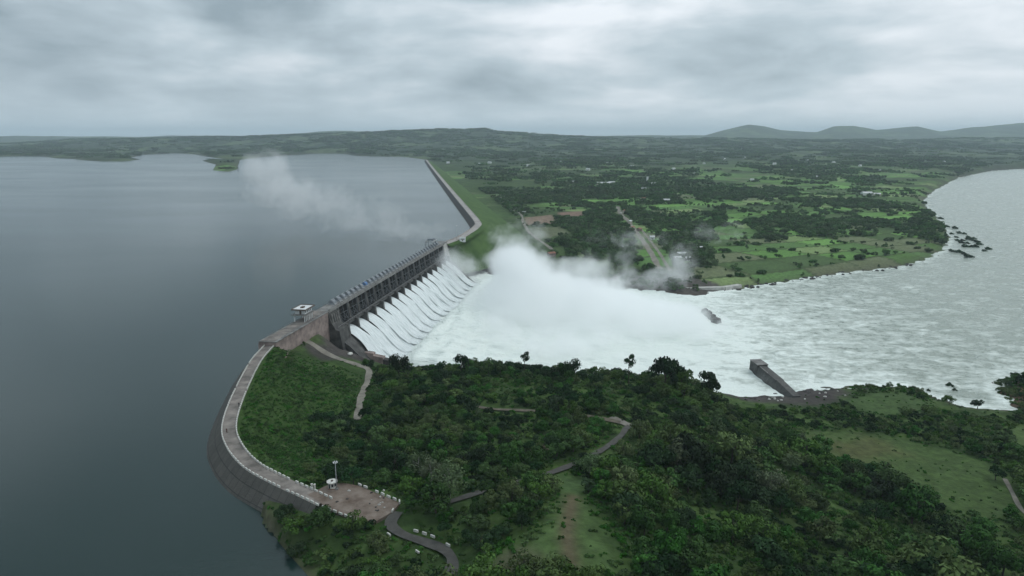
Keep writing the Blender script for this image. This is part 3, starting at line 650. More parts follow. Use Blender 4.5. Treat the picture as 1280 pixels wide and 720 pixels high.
MB().prism([(-8.6, ZT), (.8, ZT), (.8, ZT + .25), (-8.6, ZT + .25)], TE + 4.1, TE + 17, lambda n, z, h: D(h, n, z)).build('deck', M['concrete'], fbk)
# training wall beside the nearest chute, stepping down
tw = empty('training_wall'); tag(tw, 'brown stone-topped wall stepping down beside the nearest water chute', 'wall')
for k, (n0, n1, zt) in enumerate([(6, 14, -16.0), (14, 22, -18.4), (22, 28, -20.6), (28, 35, -22.6), (35, 44, -25.2)]):
    MB().prism([(n0, -34), (n0, zt), (n1 - .02, zt - .9), (n1 - .02, -34)], 9.5 - k * .15, 13 + k * .25, lambda n, z, h: D(h, n, z)).build('wall_step', M['pink_concrete'] if k < 3 else M['rock'], tw)

# ------------------------------------------------------------------ water sheets through the gates
def jet_mat():
    m = bpy.data.materials.new('falling_white_water'); m.use_nodes = True; nt = m.node_tree; n = nt.nodes; l = nt.links
    b = n['Principled BSDF']; b.inputs['Roughness'].default_value = .7; b.inputs['Specular IOR Level'].default_value = .3
    uv = n.new('ShaderNodeUVMap'); mp = n.new('ShaderNodeMapping'); mp.inputs['Scale'].default_value = (3.0, .13, 1); l.new(uv.outputs[0], mp.inputs[0])
    q = n.new('ShaderNodeTexNoise'); q.inputs['Scale'].default_value = 1; q.inputs['Detail'].default_value = 6; q.inputs['Roughness'].default_value = .65; l.new(mp.outputs[0], q.inputs['Vector'])
    rp = n.new('ShaderNodeValToRGB'); l.new(q.outputs['Fac'], rp.inputs[0]); rp.color_ramp.elements[0].position = .32; rp.color_ramp.elements[0].color = (.50, .56, .55, 1); rp.color_ramp.elements[1].position = .6; rp.color_ramp.elements[1].color = (.86, .90, .89, 1)
    l.new(rp.outputs[0], b.inputs['Base Color']); bp = n.new('ShaderNodeBump'); bp.inputs['Distance'].default_value = .8; l.new(q.outputs['Fac'], bp.inputs['Height']); l.new(bp.outputs[0], b.inputs['Normal']); return m
M['jet'] = jet_mat()
ord_ = ['nearest', 'second nearest', 'third nearest', 'fourth nearest', 'fifth nearest', 'sixth nearest', 'seventh nearest', 'eighth nearest', 'eighth farthest', 'seventh farthest', 'sixth farthest', 'fifth farthest', 'fourth farthest', 'third farthest', 'second farthest', 'farthest']
flow = [Vector((n, z, 0)) for n, z in [(-3, -6.9), (0, -6.6), (3, -7.0), (7, -8.9), (11, -11.9), (15, -15.8), (19, -20.1), (23, -24.0), (27, -27.0), (31, -28.6), (35, -28.9), (39, -28.2), (43, -27.2), (47, -27.5)]]
flow = catmull(flow, .8)
for i in range(NB):
    tc_ = T0 + (i + .5) * PITCH_BAY; NV = 25; V = []; UV = []; s = 0
    for a, p in enumerate(flow):
        if a: s += (p - flow[a - 1]).length
        n_, z_ = p.x, p.y
        hw = (PITCH_BAY / 2 - 1.15) + 1.9 * float(sstep(7, 20, n_)) * 1.25; k = a / len(flow)
        drift = 9 * max(0, (n_ - 24) / 23) ** 1.6         # the foot is swept along towards the far bank
        nxt = flow[min(a + 1, len(flow) - 1)] - flow[max(a - 1, 0)]; nn, nz = -nxt.y, nxt.x; L = math.hypot(nn, nz); nn /= L; nz /= L
        for j in range(NV):
            v = j / (NV - 1) * 2 - 1
            lift = (.3 + .9 * _T[i, 9 + (v > 0)]) * (abs(v) ** 4) * float(sstep(8, 20, n_)) - .35 * (1 - v * v) * float(sstep(18, 30, n_)) + .5 * (1 - abs(v) ** 6) * float(1 - sstep(4, 16, n_))
            lift += (vnoise(np.array([v * 5 + i * 9.1]), np.array([s / 9]))[0] - .5) * .9 * float(sstep(4, 14, n_))
            lift += (fbm(np.array([v * 6 + i * 5.3 + s * .05]), np.array([s / 3.5 + i]), 3)[0] - .5) * 2.2 * float(sstep(16, 36, n_))
            tt = tc_ + v * hw + drift * (.6 + .8 * _T[i, 3]) + .9 * (vnoise(np.array([s / 5]), np.array([i * 3.7 + v * 2]))[0] - .5) * float(sstep(10, 30, n_))
            V.append(D(tt, n_ + nn * lift, z_ + nz * lift)); UV.append((v * hw + i * 31, s))
    F = [(a * NV + j, (a + 1) * NV + j, (a + 1) * NV + j + 1, a * NV + j + 1) for a in range(len(flow) - 1) for j in range(NV - 1)]
    o = npobj('water_chute', V, F, M['jet'], smooth=True)
    uvl = o.data.uv_layers.new(name='UVMap'); li = np.zeros(len(o.data.loops), np.int32); o.data.loops.foreach_get('vertex_index', li); uvl.data.foreach_set('uv', np.array(UV, np.float32)[li].ravel())
    tag(o, f'white water sheet rushing through the {ord_[i]} of the sixteen spillway gates', 'water jet', 'water sheets through the gates')

# ------------------------------------------------------------------ trees
def crown_geo(seed, lumps, R0, H0, H1, leaf, per, flat=.75, spread=1.0, airy=0.0):
    g = np.random.default_rng(seed); P_ = []; Nn = []
    for k in range(lumps):
        a = g.random() * 6.28; rr = R0 * math.sqrt(g.random()) * spread; hz_ = H0 + (H1 - H0) * g.random(); edge_ = rr / R0
        hz_ = H0 + (hz_ - H0) * (1 - .45 * edge_)
        lr = R0 * (.34 + .22 * g.random()); c = np.array([math.cos(a) * rr, math.sin(a) * rr, hz_])
        n = int(per * (.7 + .6 * g.random())); d = g.normal(size=(n, 3)); d[:, 2] = d[:, 2] * .9 + .35; d /= np.linalg.norm(d, axis=1)[:, None]
        r = lr * (.55 + .5 * g.random((n, 1)) ** .6) * (1 + airy * g.random((n, 1))); p = c + d * r * np.array([1, 1, flat]); P_.append(p); Nn.append(d)
    p = np.concatenate(P_); d = np.concatenate(Nn); n = len(p)
    d = d + g.normal(size=(n, 3)) * .34; d /= np.linalg.norm(d, axis=1)[:, None]
    t = np.cross(d, g.normal(size=(n, 3))); t /= np.linalg.norm(t, axis=1)[:, None]; b = np.cross(d, t)
    sz = leaf * (.6 + .8 * g.random((n, 1))); t = t * sz; b = b * sz * .7
    V = np.stack([p - t * .5 - b * .5, p + t * .5 - b * .35, p + t * .55 + b * .5, p - t * .35 + b * .45], 1).reshape(-1, 3)
    V[:, 2] = np.maximum(V[:, 2], .02)
    return V, np.arange(4 * n).reshape(-1, 4)
def trunk_mb(seed, H, r, limbs=5, reach=2.0):
    g = random.Random(seed); m = MB(); p = Vector((0, 0, -.6)); pts = [p]
    for k in range(4): p = p + Vector((g.uniform(-.18, .18) * H * .2, g.uniform(-.18, .18) * H * .2, (H + .6) / 4)); pts.append(p)
    for k in range(4): m.bar(pts[k], pts[k + 1], r * (1 - k * .2), r * (.8 - k * .2), 6)
    for k in range(limbs):
        a = g.random() * 6.28; b = pts[2].lerp(pts[3], g.random()); e = b + Vector((math.cos(a) * reach, math.sin(a) * reach, g.uniform(.5, 1.1) * reach)); m.bar(b, e, r * .42, r * .12, 5)
    return m
SPEC = {  # kind: lumps, R, H0, H1, leaf, per, trunkH, trunk r
 'dark': [(11, 2.5, 2.4, 5.0, .42, 95), (13, 2.9, 2.3, 5.6, .42, 90), (9, 2.1, 2.2, 4.6, .40, 100)],
 'mid': [(12, 2.6, 2.0, 5.2, .42, 90), (10, 2.2, 2.4, 5.8, .40, 95), (14, 3.0, 1.9, 5.0, .44, 85)],
 'olive': [(10, 2.4, 2.1, 4.8, .40, 85), (12, 2.8, 2.0, 5.2, .42, 80)],
 'pale': [(14, 2.6, 2.8, 7.4, .34, 85), (12, 2.3, 3.0, 8.0, .34, 80)],
}
HIDE = []
proto = {}
for kind, lst in SPEC.items():
    for vi, (lu, R0, H0, H1, lf, per) in enumerate(lst):
        sd0 = hash((kind, vi)) if False else (len(proto) + 1) * 101
        V, F = crown_geo(sd0, lu, R0, H0, H1, lf, per, airy=.25 if kind == 'pale' else .08)
        proto[(kind, vi)] = (V, F, sd0, H1, R0)
def make_tree(kind, vi):
    V, F, sd0, H1, R0 = proto[(kind, vi)]
    root = empty('tree'); npobj('crown', V, F, LEAF[kind], root)
    trunk_mb(sd0, H1 * .85, .22, 5, R0 * .6).build('trunk', M['palebark'] if kind == 'pale' else M['bark'], root, fix=False); return root
treep = {k: None for k in proto}
used_proto = set()
def place_tree(kind, vi, loc, sc, rz=None, label=None, group=None):
    k = (kind, vi)
    if treep[k] is None: treep[k] = make_tree(kind, vi); o = treep[k]
    else: o = copy_tree(treep[k])
    o.location = loc; o.scale = (sc[0], sc[0], sc[1]) if isinstance(sc, tuple) else (sc, sc, sc); o.rotation_euler[2] = rng.random() * 6.28 if rz is None else rz
    tag(o, label, 'tree', group)
    if not group and 'group' in o: del o['group']
    return o

# region tests in the plan, written with outlines read off the photograph and laid on the land
def poly(l): return GL(l)
shoreclear = GL([(880, 483), (1064, 478), (1068, 499), (1000, 512), (930, 512), (885, 500)])
inletclear = GL([(1165, 497), (1265, 503), (1268, 521), (1215, 522), (1165, 511)])
clear = [shoreclear, inletclear, knoll, knoll2, meadow, meadow2, meadow3, [tuple(p) for p in platform]]
sem_slope = [tuple(p)[:2] for p in offs(Cn, -4, sN)[::4]] + [tuple(G(x, y))[:2] for x, y in [(372, 592), (362, 566), (385, 535), (412, 524), (446, 524), (455, 492), (460, 462), (430, 452), (390, 436)]]
def in_clear(x, y, grow=0):
    r = np.zeros(x.shape, bool)
    for c in clear: r |= sdist(x, y, [q[:2] for q in c]) > -grow
    return r
roads_all = [[tuple(p)[:2] for p in l] for l in (road_up, road_ridge, road_bend, path_toe, field_track)]
roads_open = [[tuple(p)[:2] for p in l] for l in (road_up, path_toe, field_track, GL([(792, 530), (776, 545), (762, 557), (745, 567)]), GL([(740, 520), (792, 531)]), GL([(600, 509), (650, 513)]))]
def near_road(x, y, d):
    r = np.zeros(x.shape, bool)
    for l in roads_all: r |= segdist(x, y, l) < min(d, 2.2)
    for l in roads_open:
        r |= segdist(x, y, l) < d
        if d > 2.5: r |= segdist(x, y, [(q[0] * .985, q[1] - 4.5) for q in l]) < d * .8
        if d > 4: r |= segdist(x, y, [(q[0] * .97, q[1] - 9) for q in l]) < d * .6
    return r
# candidates over the hill
def jgrid(x0, x1, y0, y1, st):
    xs, ys = np.meshgrid(np.arange(x0, x1, st), np.arange(y0, y1, st)); xs = xs.ravel(); ys = ys.ravel()
    return xs + (rng.random(xs.shape) - .5) * st * .95, ys + (rng.random(ys.shape) - .5) * st * .95
def hillok(x, y):
    h, s_, r_ = ground_h(x, y); ok = (s_ < -1.0) & (r_ < -3.5) & (y < 470 - .0 * x) & ~((x < -20) & (y > 350)) 
    ok &= ~((x - O2.x) * N2.x + (y - O2.y) * N2.y < 22) | (y < 372)
    ok &= ~(segdist(x, y, [tuple(p)[:2] for p in Cn[::2]]) < 6.0); return ok, h
x, y = jgrid(-120, 330, 95, 425, 4.7); ok, h = hillok(x, y)
slope_in = sdist(x, y, sem_slope) > -1
dens = fbm(x / 26 + 11, y / 26 + 3, 4)
pxx, pyy = proj(x, y, h)
sparse = (pxx > 350) & (pxx < 700) & (pyy > 500)
kright = sdist(x, y, [tuple(q)[:2] for q in poly([(600, 725), (560, 700), (640, 672), (700, 650), (770, 640), (820, 725)])]) > 0
p_tree = np.where(dens > .50, .97, np.where(dens > .40, .55, .14)); p_tree = np.where(kright, .12, p_tree); p_tree = np.where((pyy < 520) & (pxx < 820) & (pxx > 480), p_tree * .75, p_tree)
flat = (pxx > 960) & (pyy < 640); p_tree = np.where(flat, np.where(fbm(x / 14 + 60, y / 14, 3) > .46, .75, .08), p_tree)
sel = ok & ~slope_in & ~in_clear(x, y, 1.2) & ~near_road(x, y, 4.2) & (rng.random(x.shape) < p_tree)
tx, ty, th = x[sel], y[sel], h[sel]; tpx, tpy = pxx[sel], pyy[sel]; tdn = dens[sel]
hue = fbm(tx / 34 + 77, ty / 34, 3) + (rng.random(len(tx)) - .5) * .34
kinds = np.where(hue > .60, 'dark', np.where(hue > .43, 'mid', 'olive')); kinds = np.where(rng.random(len(tx)) < .022, 'pale', kinds)
nv = {'dark': 3, 'mid': 3, 'olive': 2, 'pale': 2}
vis_ = np.array([rng.integers(nv[k]) for k in kinds]); tsc = .60 + .55 * rng.random(len(tx)) + .35 * np.clip((tdn - .45) * 3, 0, 1)
big = rng.random(len(tx)) < .10; tsc[big] *= 1.38; sm = rng.random(len(tx)) < .25; tsc[sm] *= .72
front = (tpx < 400) & (tpy > 600); tsc[front] *= .75; tsc = tsc * (1 + .38 * sstep(700, 850, tpx) * sstep(520, 600, tpy)); tsc = np.where((tpx > 900) & (tpy < 560), tsc * .62, tsc); tsc = np.where((tpx > 380) & (tpx < 800) & (tpy < 640), tsc * .86, tsc)
dist_ = np.hypot(tx, ty); score = tsc / dist_; infr = (tpx > -5) & (tpx < 1285) & (tpy > 430) & (tpy < 728)
order = np.argsort(-np.where(infr, score, 0)); N_IND = 262
chosen = set(order[:N_IND].tolist())
def zone(a, b):
    if a < 400 and b > 612: return 'in the thicket between the reservoir and the crest road'
    if a < 590 and b > 640: return 'on the slope below the winding hill road'
    if a < 560: return 'in the scrub behind the dirt platform'
    if a < 640 and b > 600: return 'in the wood left of the grassy knoll'
    if b < 535: return 'on the wooded ridge above the river'
    if a < 800 and b > 590: return 'on the flank of the grassy knoll'
    if a > 960 and b < 640: return 'at the edge of the meadow by the river'
    if a > 1020: return 'in the wood at the lower right below the meadow'
    if a > 900 and b > 640: return 'in the dense wood towards the lower right corner'
    if b > 670: return 'in the dense wood at the bottom right of the knoll'
    if a > 900: return 'in the dense wood just left of the meadow'
    if b < 580: return 'in the dense wood just below the ridge road'
    return 'in the middle of the dense wood right of the knoll'
szw = lambda q: 'tall ' if q > 1.25 else ('low ' if q < .95 else '')
kw = {'dark': 'dark green bushy tree', 'mid': 'mid green bushy tree', 'olive': 'olive green bushy tree', 'pale': 'pale feathery tree'}
for i in order[:N_IND]:
    k = kinds[i]; z_ = zone(tpx[i], tpy[i])
    place_tree(k, int(vis_[i]), (tx[i], ty[i], th[i] - .15), (float(tsc[i]), float(tsc[i] * rng.uniform(.75, 1.35))), label=f'{szw(tsc[i])}{kw[k]} {z_}', group=f'{szw(tsc[i])}{kw[k]}s {z_}')
# trees one can tell apart
V, F = crown_geo(901, 11, 1.7, 5.6, 8.6, .36, 60, airy=.3); proto[('lone', 0)] = (V, F, 901, 8.8, 1.3); LEAF['lone'] = LEAF['dark']; treep[('lone', 0)] = None
V, F = crown_geo(902, 7, 1.1, 2.2, 6.6, .26, 26, airy=.8); proto[('bare', 0)] = (V, F, 902, 7.2, 1.4); treep[('bare', 0)] = None
uniq = [
 (786, 464, 443, 'lone', 0, 'lone slender airy tree rising highest above the ridge against the white river'),
 (830, 472, 449, 'dark', 0, 'left one of two round-headed dark trees standing side by side on the ridge skyline'),
 (840, 473, 451, 'dark', 2, 'right one of two round-headed dark trees standing side by side on the ridge skyline'),
 (656, 459, 440, 'lone', 0, 'small dark tree poking up at the top of the ridge left of centre'),
 (715, 464, 451, 'dark', 1, 'dark conical tree on the ridge skyline below the spray'),
 (884, 484, 467, 'dark', 2, 'dark narrow tree at the right end of the ridge skyline'),
 (499, 462, 444, 'dark', 1, 'dark round tree at the left end of the ridge just below the water chutes'),
 (577, 461, 447, 'dark', 0, 'left tree of a dark pair on the ridge below the foaming basin'),
 (587, 463, 452, 'mid', 0, 'right tree of a dark pair on the ridge below the foaming basin'),
 (626, 461, 447, 'mid', 1, 'dark crowned tree on the ridge right of the foaming basin'),
 (552, 463, 451, 'dark', 2, 'low dark tree left of the dark pair on the ridge'),
 (611, 462, 450, 'mid', 2, 'low dark tree beside the crowned tree on the ridge'),
 (852, 478, 462, 'olive', 0, 'thin olive tree just right of the two round-headed ridge trees'),
 (561, 627, 573, 'pale', 0, 'tall pale feathery tree with a light trunk beside the lower hill road'),
 (540, 612, 566, 'pale', 1, 'pale feathery tree just left of the tall light-trunked one'),
 (525, 600, 560, 'pale', 0, 'pale broad tree furthest left of the feathery group'),
 (678, 582, 545, 'bare', 0, 'thin brownish half-bare tree with a white trunk in the scrub'),
 (1104, 602, 567, 'mid', 1, 'single leafy tree standing out into the meadow'),
 (1086, 598, 576, 'dark', 2, 'small dark tree beside the single leafy meadow tree'),
 (1244, 600, 582, 'dark', 0, 'dark round tree near the field path at the right edge'),
 (394, 532, 513, 'dark', 1, 'dark round tree at the lower edge of the grassy embankment slope'),
 (497, 520, 500, 'dark', 0, 'dark tree beside the path at the foot of the embankment'),
 (1222, 506, 491, 'dark', 2, 'dark tree standing at the flooded river inlet'),
 (1186, 505, 492, 'olive', 0, 'small tree left of the flooded river inlet'),
]
ux = []
for bx_, by_, ty_, k, vi, lab in uniq:
    if ty_ < 475 and bx_ < 900: by_ = float(np.interp(bx_, [500, 540, 600, 700, 780, 850, 905], [470, 466, 467, 471, 479, 490, 503])) + 2
    p = G(bx_, by_); h_ = p.z; p.z = gz(p.x, p.y); hm = (by_ - ty_) / FPX * math.hypot(p.y, 106 - p.z) / cP
    H1 = proto[(k, vi)][3] + .8; hm *= 1.22 if ty_ < 475 and bx_ < 900 else 1; place_tree(k, vi, (p.x, p.y, p.z - .1), (hm / H1 * (.68 if ty_ < 475 and bx_ < 900 else 1), hm / H1), label=lab); ux.append((p.x, p.y))
print('trees', len(tx), 'individual', len([o for o in bpy.data.objects if o.get('category') == 'tree']))

# shrubs for instancing come from real, visible shrub objects
def shrub_obj(kind, seed, R0, H, per, lumps=6, leaf=.36, label='', loc=(0, 0, 0), sc=1.0, name='shrub', cat='shrub'):
    V, F = crown_geo(seed, lumps, R0, H * .25, H * .8, leaf, per, flat=.8); o = npobj(name, V, F, LEAF[kind]); o.location = loc; o.scale = (sc,) * 3; return tag(o, label, cat)
def gp(a, b): p = G(a, b); return (p.x, p.y, gz(p.x, p.y))
S1 = shrub_obj('mid', 11, 1.5, 2.0, 60, label='round green shrub at the corner where the hill road bends', loc=gp(800, 540))
S2 = shrub_obj('dark', 12, 1.4, 1.8, 60, label='dark shrub just above the upper hill track', loc=gp(655, 505))
S3 = shrub_obj('olive', 13, 1.6, 1.6, 55, label='olive shrub beside the toe path of the embankment', loc=gp(470, 500))
S4 = shrub_obj('weed', 14, 1.1, .9, 40, 5, .30, label='low bright green bush on the shoulder of the grassy knoll', loc=gp(640, 690))
S5 = shrub_obj('weed', 15, .8, .55, 24, 4, .30, label='small weedy tuft on top of the grassy knoll', loc=gp(700, 672))
V, F = crown_geo(71, 9, 3.1, 2.2, 5.6, 1.0, 34); FT1 = npobj('tree', V, F, LEAF['far']); p = gp(770, 300); FT1.location = p; tag(FT1, 'tall dark tree beside the plain road near the river', 'tree')
V, F = crown_geo(72, 6, 2.2, 1.6, 4.6, .95, 30); FT2 = npobj('tree', V, F, LEAF['far']); FT2.location = gp(1010, 322); tag(FT2, 'single round tree standing in the bright riverside field', 'tree')
V, F = crown_geo(73, 13, 5.2, 2.0, 5.4, 1.3, 38); FT3 = npobj('tree', V, F, LEAF['far']); FT3.location = gp(1075, 325); tag(FT3, 'broad dark tree near the river bend', 'tree')
def clump(seed, n, rad, leaf, per):
    g = np.random.default_rng(seed); Vs = []; Fs = []; b = 0
    for k in range(n):
        V, F = crown_geo(seed * 50 + k, 5, 3.4, 2, 6.5, leaf, per); a = g.random() * 6.28; r = rad * math.sqrt(g.random()); s_ = .7 + .7 * g.random()
        V = V * s_ + np.array([math.cos(a) * r, math.sin(a) * r, 0]); Vs.append(V); Fs.append(F + b); b += len(V)
    return np.concatenate(Vs), np.concatenate(Fs)
V, F = clump(5, 16, 24, 2.4, 10); CL1 = npobj('copse_foliage', V, F, LEAF['far']); CL1.location = gp(905, 262); tag(CL1, kind='stuff')
V, F = clump(6, 9, 20, 2.4, 10); CL2 = npobj('copse_foliage', V, F, LEAF['far']); CL2.location = gp(1085, 247); tag(CL2, kind='stuff')

def instancer(name, x, y, z, sc, rot, var, sources, label=None):
    me = bpy.data.meshes.new(name); n = len(x); me.vertices.add(n); me.vertices.foreach_set('co', np.stack([x, y, z], 1).astype(np.float32).ravel())
    fattr(me, 'scl', sc); fattr(me, 'rotz', rot); a = me.attributes.new('var', 'INT', 'POINT'); a.data.foreach_set('value', np.asarray(var, np.int32))
    o = bpy.data.objects.new(name, me); COL.objects.link(o)
    ng = bpy.data.node_groups.new(name, 'GeometryNodeTree'); ng.interface.new_socket('Geometry', in_out='INPUT', socket_type='NodeSocketGeometry'); ng.interface.new_socket('Geometry', in_out='OUTPUT', socket_type='NodeSocketGeometry')
    n_ = ng.nodes; l = ng.links; gi = n_.new('NodeGroupInput'); go = n_.new('NodeGroupOutput'); jn = n_.new('GeometryNodeJoinGeometry')
    def na(nm, t):
        q = n_.new('GeometryNodeInputNamedAttribute'); q.data_type = t; q.inputs['Name'].default_value = nm; return q.outputs['Attribute']
    sA, rA, vA = na('scl', 'FLOAT'), na('rotz', 'FLOAT'), na('var', 'INT')
    cr = n_.new('ShaderNodeCombineXYZ'); l.new(rA, cr.inputs[2]); cs = n_.new('ShaderNodeCombineXYZ'); [l.new(sA, cs.inputs[q]) for q in range(3)]
    for i, src in enumerate(sources):
        cmp_ = n_.new('FunctionNodeCompare'); cmp_.data_type = 'INT'; cmp_.operation = 'EQUAL'; pass
        ints = [q for q in cmp_.inputs if q.type == 'INT']; 
        for lk in list(ng.links):
            if lk.to_node == cmp_: ng.links.remove(lk)
        l.new(vA, ints[0]); ints[1].default_value = i
        oi = n_.new('GeometryNodeObjectInfo'); oi.transform_space = 'ORIGINAL'; oi.inputs['Object'].default_value = src; oi.inputs['As Instance'].default_value = True
        ip = n_.new('GeometryNodeInstanceOnPoints'); l.new(gi.outputs[0], ip.inputs['Points']); l.new(cmp_.outputs[0], ip.inputs['Selection']); l.new(oi.outputs['Geometry'], ip.inputs['Instance'])
        l.new(cr.outputs[0], ip.inputs['Rotation']); l.new(cs.outputs[0], ip.inputs['Scale']); l.new(ip.outputs[0], jn.inputs[0])
    l.new(jn.outputs[0], go.inputs[0]); md = o.modifiers.new('scatter', 'NODES'); md.node_group = ng; tag(o, kind='stuff'); return o
def crown_of(k):
    if treep[k] is None: raise RuntimeError(k)
    return [c for c in treep[k].children if c.name.startswith('crown')][0]
keys = [k for k in proto if k[0] in nv and treep[k] is not None]
srcs = [crown_of(k) for k in keys]; kidx = {k: i for i, k in enumerate(keys)}
rest = [i for i in range(len(tx)) if i not in chosen and (tpx[i] > -150) and (tpx[i] < 1430)]
instancer('forest_trees', tx[rest], ty[rest], th[rest] - .15, tsc[rest], rng.random(len(rest)) * 6.28, [kidx.get((kinds[i], int(vis_[i])), 0) for i in rest], srcs)
# understorey of shrubs, then weeds on the slope and clearings
x, y = jgrid(-120, 330, 95, 425, 2.5); ok, h = hillok(x, y); a_, b_ = proj(x, y, h)
sel = ok & (sdist(x, y, sem_slope) < -2) & ~in_clear(x, y, .4) & ~near_road(x, y, 2.6) & (rng.random(x.shape) < .62 * sstep(.34, .5, fbm(x / 9 + 5, y / 9, 3))) & (a_ > -100) & (a_ < 1400)
xs, ys, hs = x[sel], y[sel], h[sel]; hv = fbm(xs / 20 + 31, ys / 20, 3) + (rng.random(len(xs)) - .5) * .3
kk = kright[0:0]; kn = sdist(xs, ys, [tuple(q)[:2] for q in poly([(600, 725), (560, 700), (640, 672), (690, 600), (745, 600), (800, 660), (840, 725)])]) > 0
var = np.where(kn, 3, np.where(hv > .58, 1, np.where(hv > .45, 0, np.where(hv > .36, 2, 3))))
instancer('undergrowth', xs, ys, hs - .1, .55 + .8 * rng.random(len(xs)), rng.random(len(xs)) * 6.28, var, [S1, S2, S3, S4])
x, y = jgrid(-120, 330, 95, 425, 1.75); ok, h = hillok(x, y); a_, b_ = proj(x, y, h); inm = in_clear(x, y, -1)
sel = ok & (sdist(x, y, sem_slope) < 1) & ~near_road(x, y, 2.2) & (sdist(x, y, [tuple(p)[:2] for p in platform]) < -1.5) & (rng.random(x.shape) < np.where(inm, .07, .42)) & (a_ > -60) & (a_ < 1340)
xs, ys, hs = x[sel], y[sel], h[sel]
instancer('weeds', xs, ys, hs - .05, np.where(inm[sel], .35, .6) + .5 * rng.random(len(xs)), rng.random(len(xs)) * 6.28, np.where(rng.random(len(xs)) < .3, 0, 1), [S4, S5])
# weeds on the near embankment slope, following its plane
SL = []
for i, p in enumerate(resample(Cn, 1.5)):
    pass
cr = resample(Cn, 1.3); n = len(cr)
for i, p in enumerate(cr):
    d = cr[min(i + 1, n - 1)] - cr[max(i - 1, 0)]; d.z = 0; d.normalize(); q = Vector((d.y, -d.x, 0)) * sN; tp = (1 - .55 * max(0, min(1, (i / n - .45) / .3))) * (.42 + .58 * max(0, min(1, (i / n - .03) / .12)))
    for o_ in np.arange(4.4, 60, 1.3):
        if rng.random() < .62: oo = o_ + rng.uniform(-.6, .6); zz = CREST - .35 - (oo - 3.6) * (CREST + 12.85) / 46.4; rr_ = p + q * oo * (tp if oo > 10 and i > n * .35 else 1) + d * rng.uniform(-.6, .6); SL.append((rr_.x, rr_.y, zz))
SL = np.array(SL); SL[:, 2] = np.maximum(SL[:, 2], ground_h(SL[:, 0], SL[:, 1])[0])
SL = SL[~near_road(SL[:, 0], SL[:, 1], 2.2) & (((SL[:, 0] - O2.x) * T2.x + (SL[:, 1] - O2.y) * T2.y < -34) | ((SL[:, 0] - O2.x) * N2.x + (SL[:, 1] - O2.y) * N2.y < -3)) & (sdist(SL[:, 0], SL[:, 1], sem_slope) > -4)]
tall = fbm(SL[:, 0] / 7, SL[:, 1] / 7, 3)
instancer('slope_weeds', SL[:, 0], SL[:, 1], SL[:, 2] - .1, .45 + 1.2 * np.clip(tall - .35, 0, 1) + .25 * rng.random(len(SL)), rng.random(len(SL)) * 6.28, np.where(rng.random(len(SL)) < .35, 0, 1), [S4, S5])

# ------------------------------------------------------------------ trees of the plain
NC = 70000
u = rng.random(NC); yy = np.sqrt(u * (1700 ** 2 - 480 ** 2) + 480 ** 2); xx = (rng.random(NC) * 1.15 - .22) * (yy + 150)
h, s_, r_ = ground_h(xx, yy); a_, b_ = proj(xx, yy, h); hsh, ed = fieldcell(xx, yy)
emb = segdist(xx, yy, [tuple(p)[:2] for p in FEc[::12]])
groves = [GL(l) for l in ([(690, 274), (745, 262), (795, 268), (792, 300), (800, 332), (715, 330), (700, 300)], [(800, 272), (905, 264), (910, 283), (800, 292)], [(822, 292), (890, 285), (893, 342), (836, 345)], [(925, 278), (1000, 264), (1060, 286), (1040, 296), (960, 300)], [(1120, 290), (1160, 262), (1186, 290), (1192, 308), (1150, 326), (1125, 322), (1160, 300)], [(860, 232), (990, 228), (1000, 246), (870, 252)])]
gr_ = np.zeros(NC, bool)
for g in groves: gr_ |= sdist(xx, yy, [q[:2] for q in g]) > 0
open_ = sdist(xx, yy, [q[:2] for q in GL([(905, 352), (890, 322), (960, 305), (1060, 300), (1120, 292), (1175, 305), (1150, 328), (1050, 340)])]) > 0
fld = fbm(xx / 260 + 2, yy / 260 + 5, 3) + .16 * sstep(760, 1000, a_) - .13 * (1 - sstep(640, 800, a_))
wood = fbm(xx / 110 + 21, yy / 150 + 8, 4)
pr = np.where(gr_, .18 + .72 * sstep(.40, .52, fbm(xx / 38 + 9, yy / 60, 3)), np.where(fld < .40, .20 + .5 * sstep(.45, .6, wood), np.where(ed < 4.5, .5 * sstep(.35, .6, fbm(xx / 50, yy / 50 + 70, 2)) + .02, .004)))
pr = np.where(wood > .64, np.maximum(pr, .7), pr); pr = np.where(open_, np.where(ed < 4, .16, .006), pr)
pr = np.where((a_ < 700) & (b_ > 255), pr * .8, pr)
sel = (s_ < -14) & (r_ < -6) & (emb > 88) & (rng.random(NC) < pr) & (a_ > -40) & (a_ < 1330)
for l in (plain_road, road_b): sel &= segdist(xx, yy, [q[:2] for q in l]) > 8
for g in (brown, brown2, brown3): sel &= sdist(xx, yy, [q[:2] for q in g]) < -2
for c_ in [(570, 300), (612, 330)]: pass
sel &= ~((np.hypot(xx - D(TE + 26, 26, 0)[0], yy - D(TE + 26, 26, 0)[1]) < 62))
n = sel.sum(); print('plain trees', n)
instancer('plain_trees', xx[sel], yy[sel], h[sel] - .3, .45 + .75 * rng.random(n) * np.where(gr_[sel] | (wood[sel] > .55), 1.2, .85), rng.random(n) * 6.28, rng.choice([0, 1, 2], n, p=[.45, .4, .15]), [FT1, FT2, FT3])
NC = 42000
u = rng.random(NC); yy = np.sqrt(u * (6800 ** 2 - 1500 ** 2) + 1500 ** 2); xx = (rng.random(NC) * 1.75 - .80) * (yy + 150)
h, s_, r_ = ground_h(xx, yy); a_, b_ = proj(xx, yy, h); emb = segdist(xx, yy, [tuple(p)[:2] for p in FEc[::12]])
wd = fbm(xx / 240 + 3, yy / 420, 4); pr = sstep(.42, .60, wd) * .62 + .07
sel = (s_ < -22) & (r_ < -18) & (emb > 100) & (rng.random(NC) < pr) & (a_ > -60) & (a_ < 1340)
n = sel.sum(); print('clumps', n)
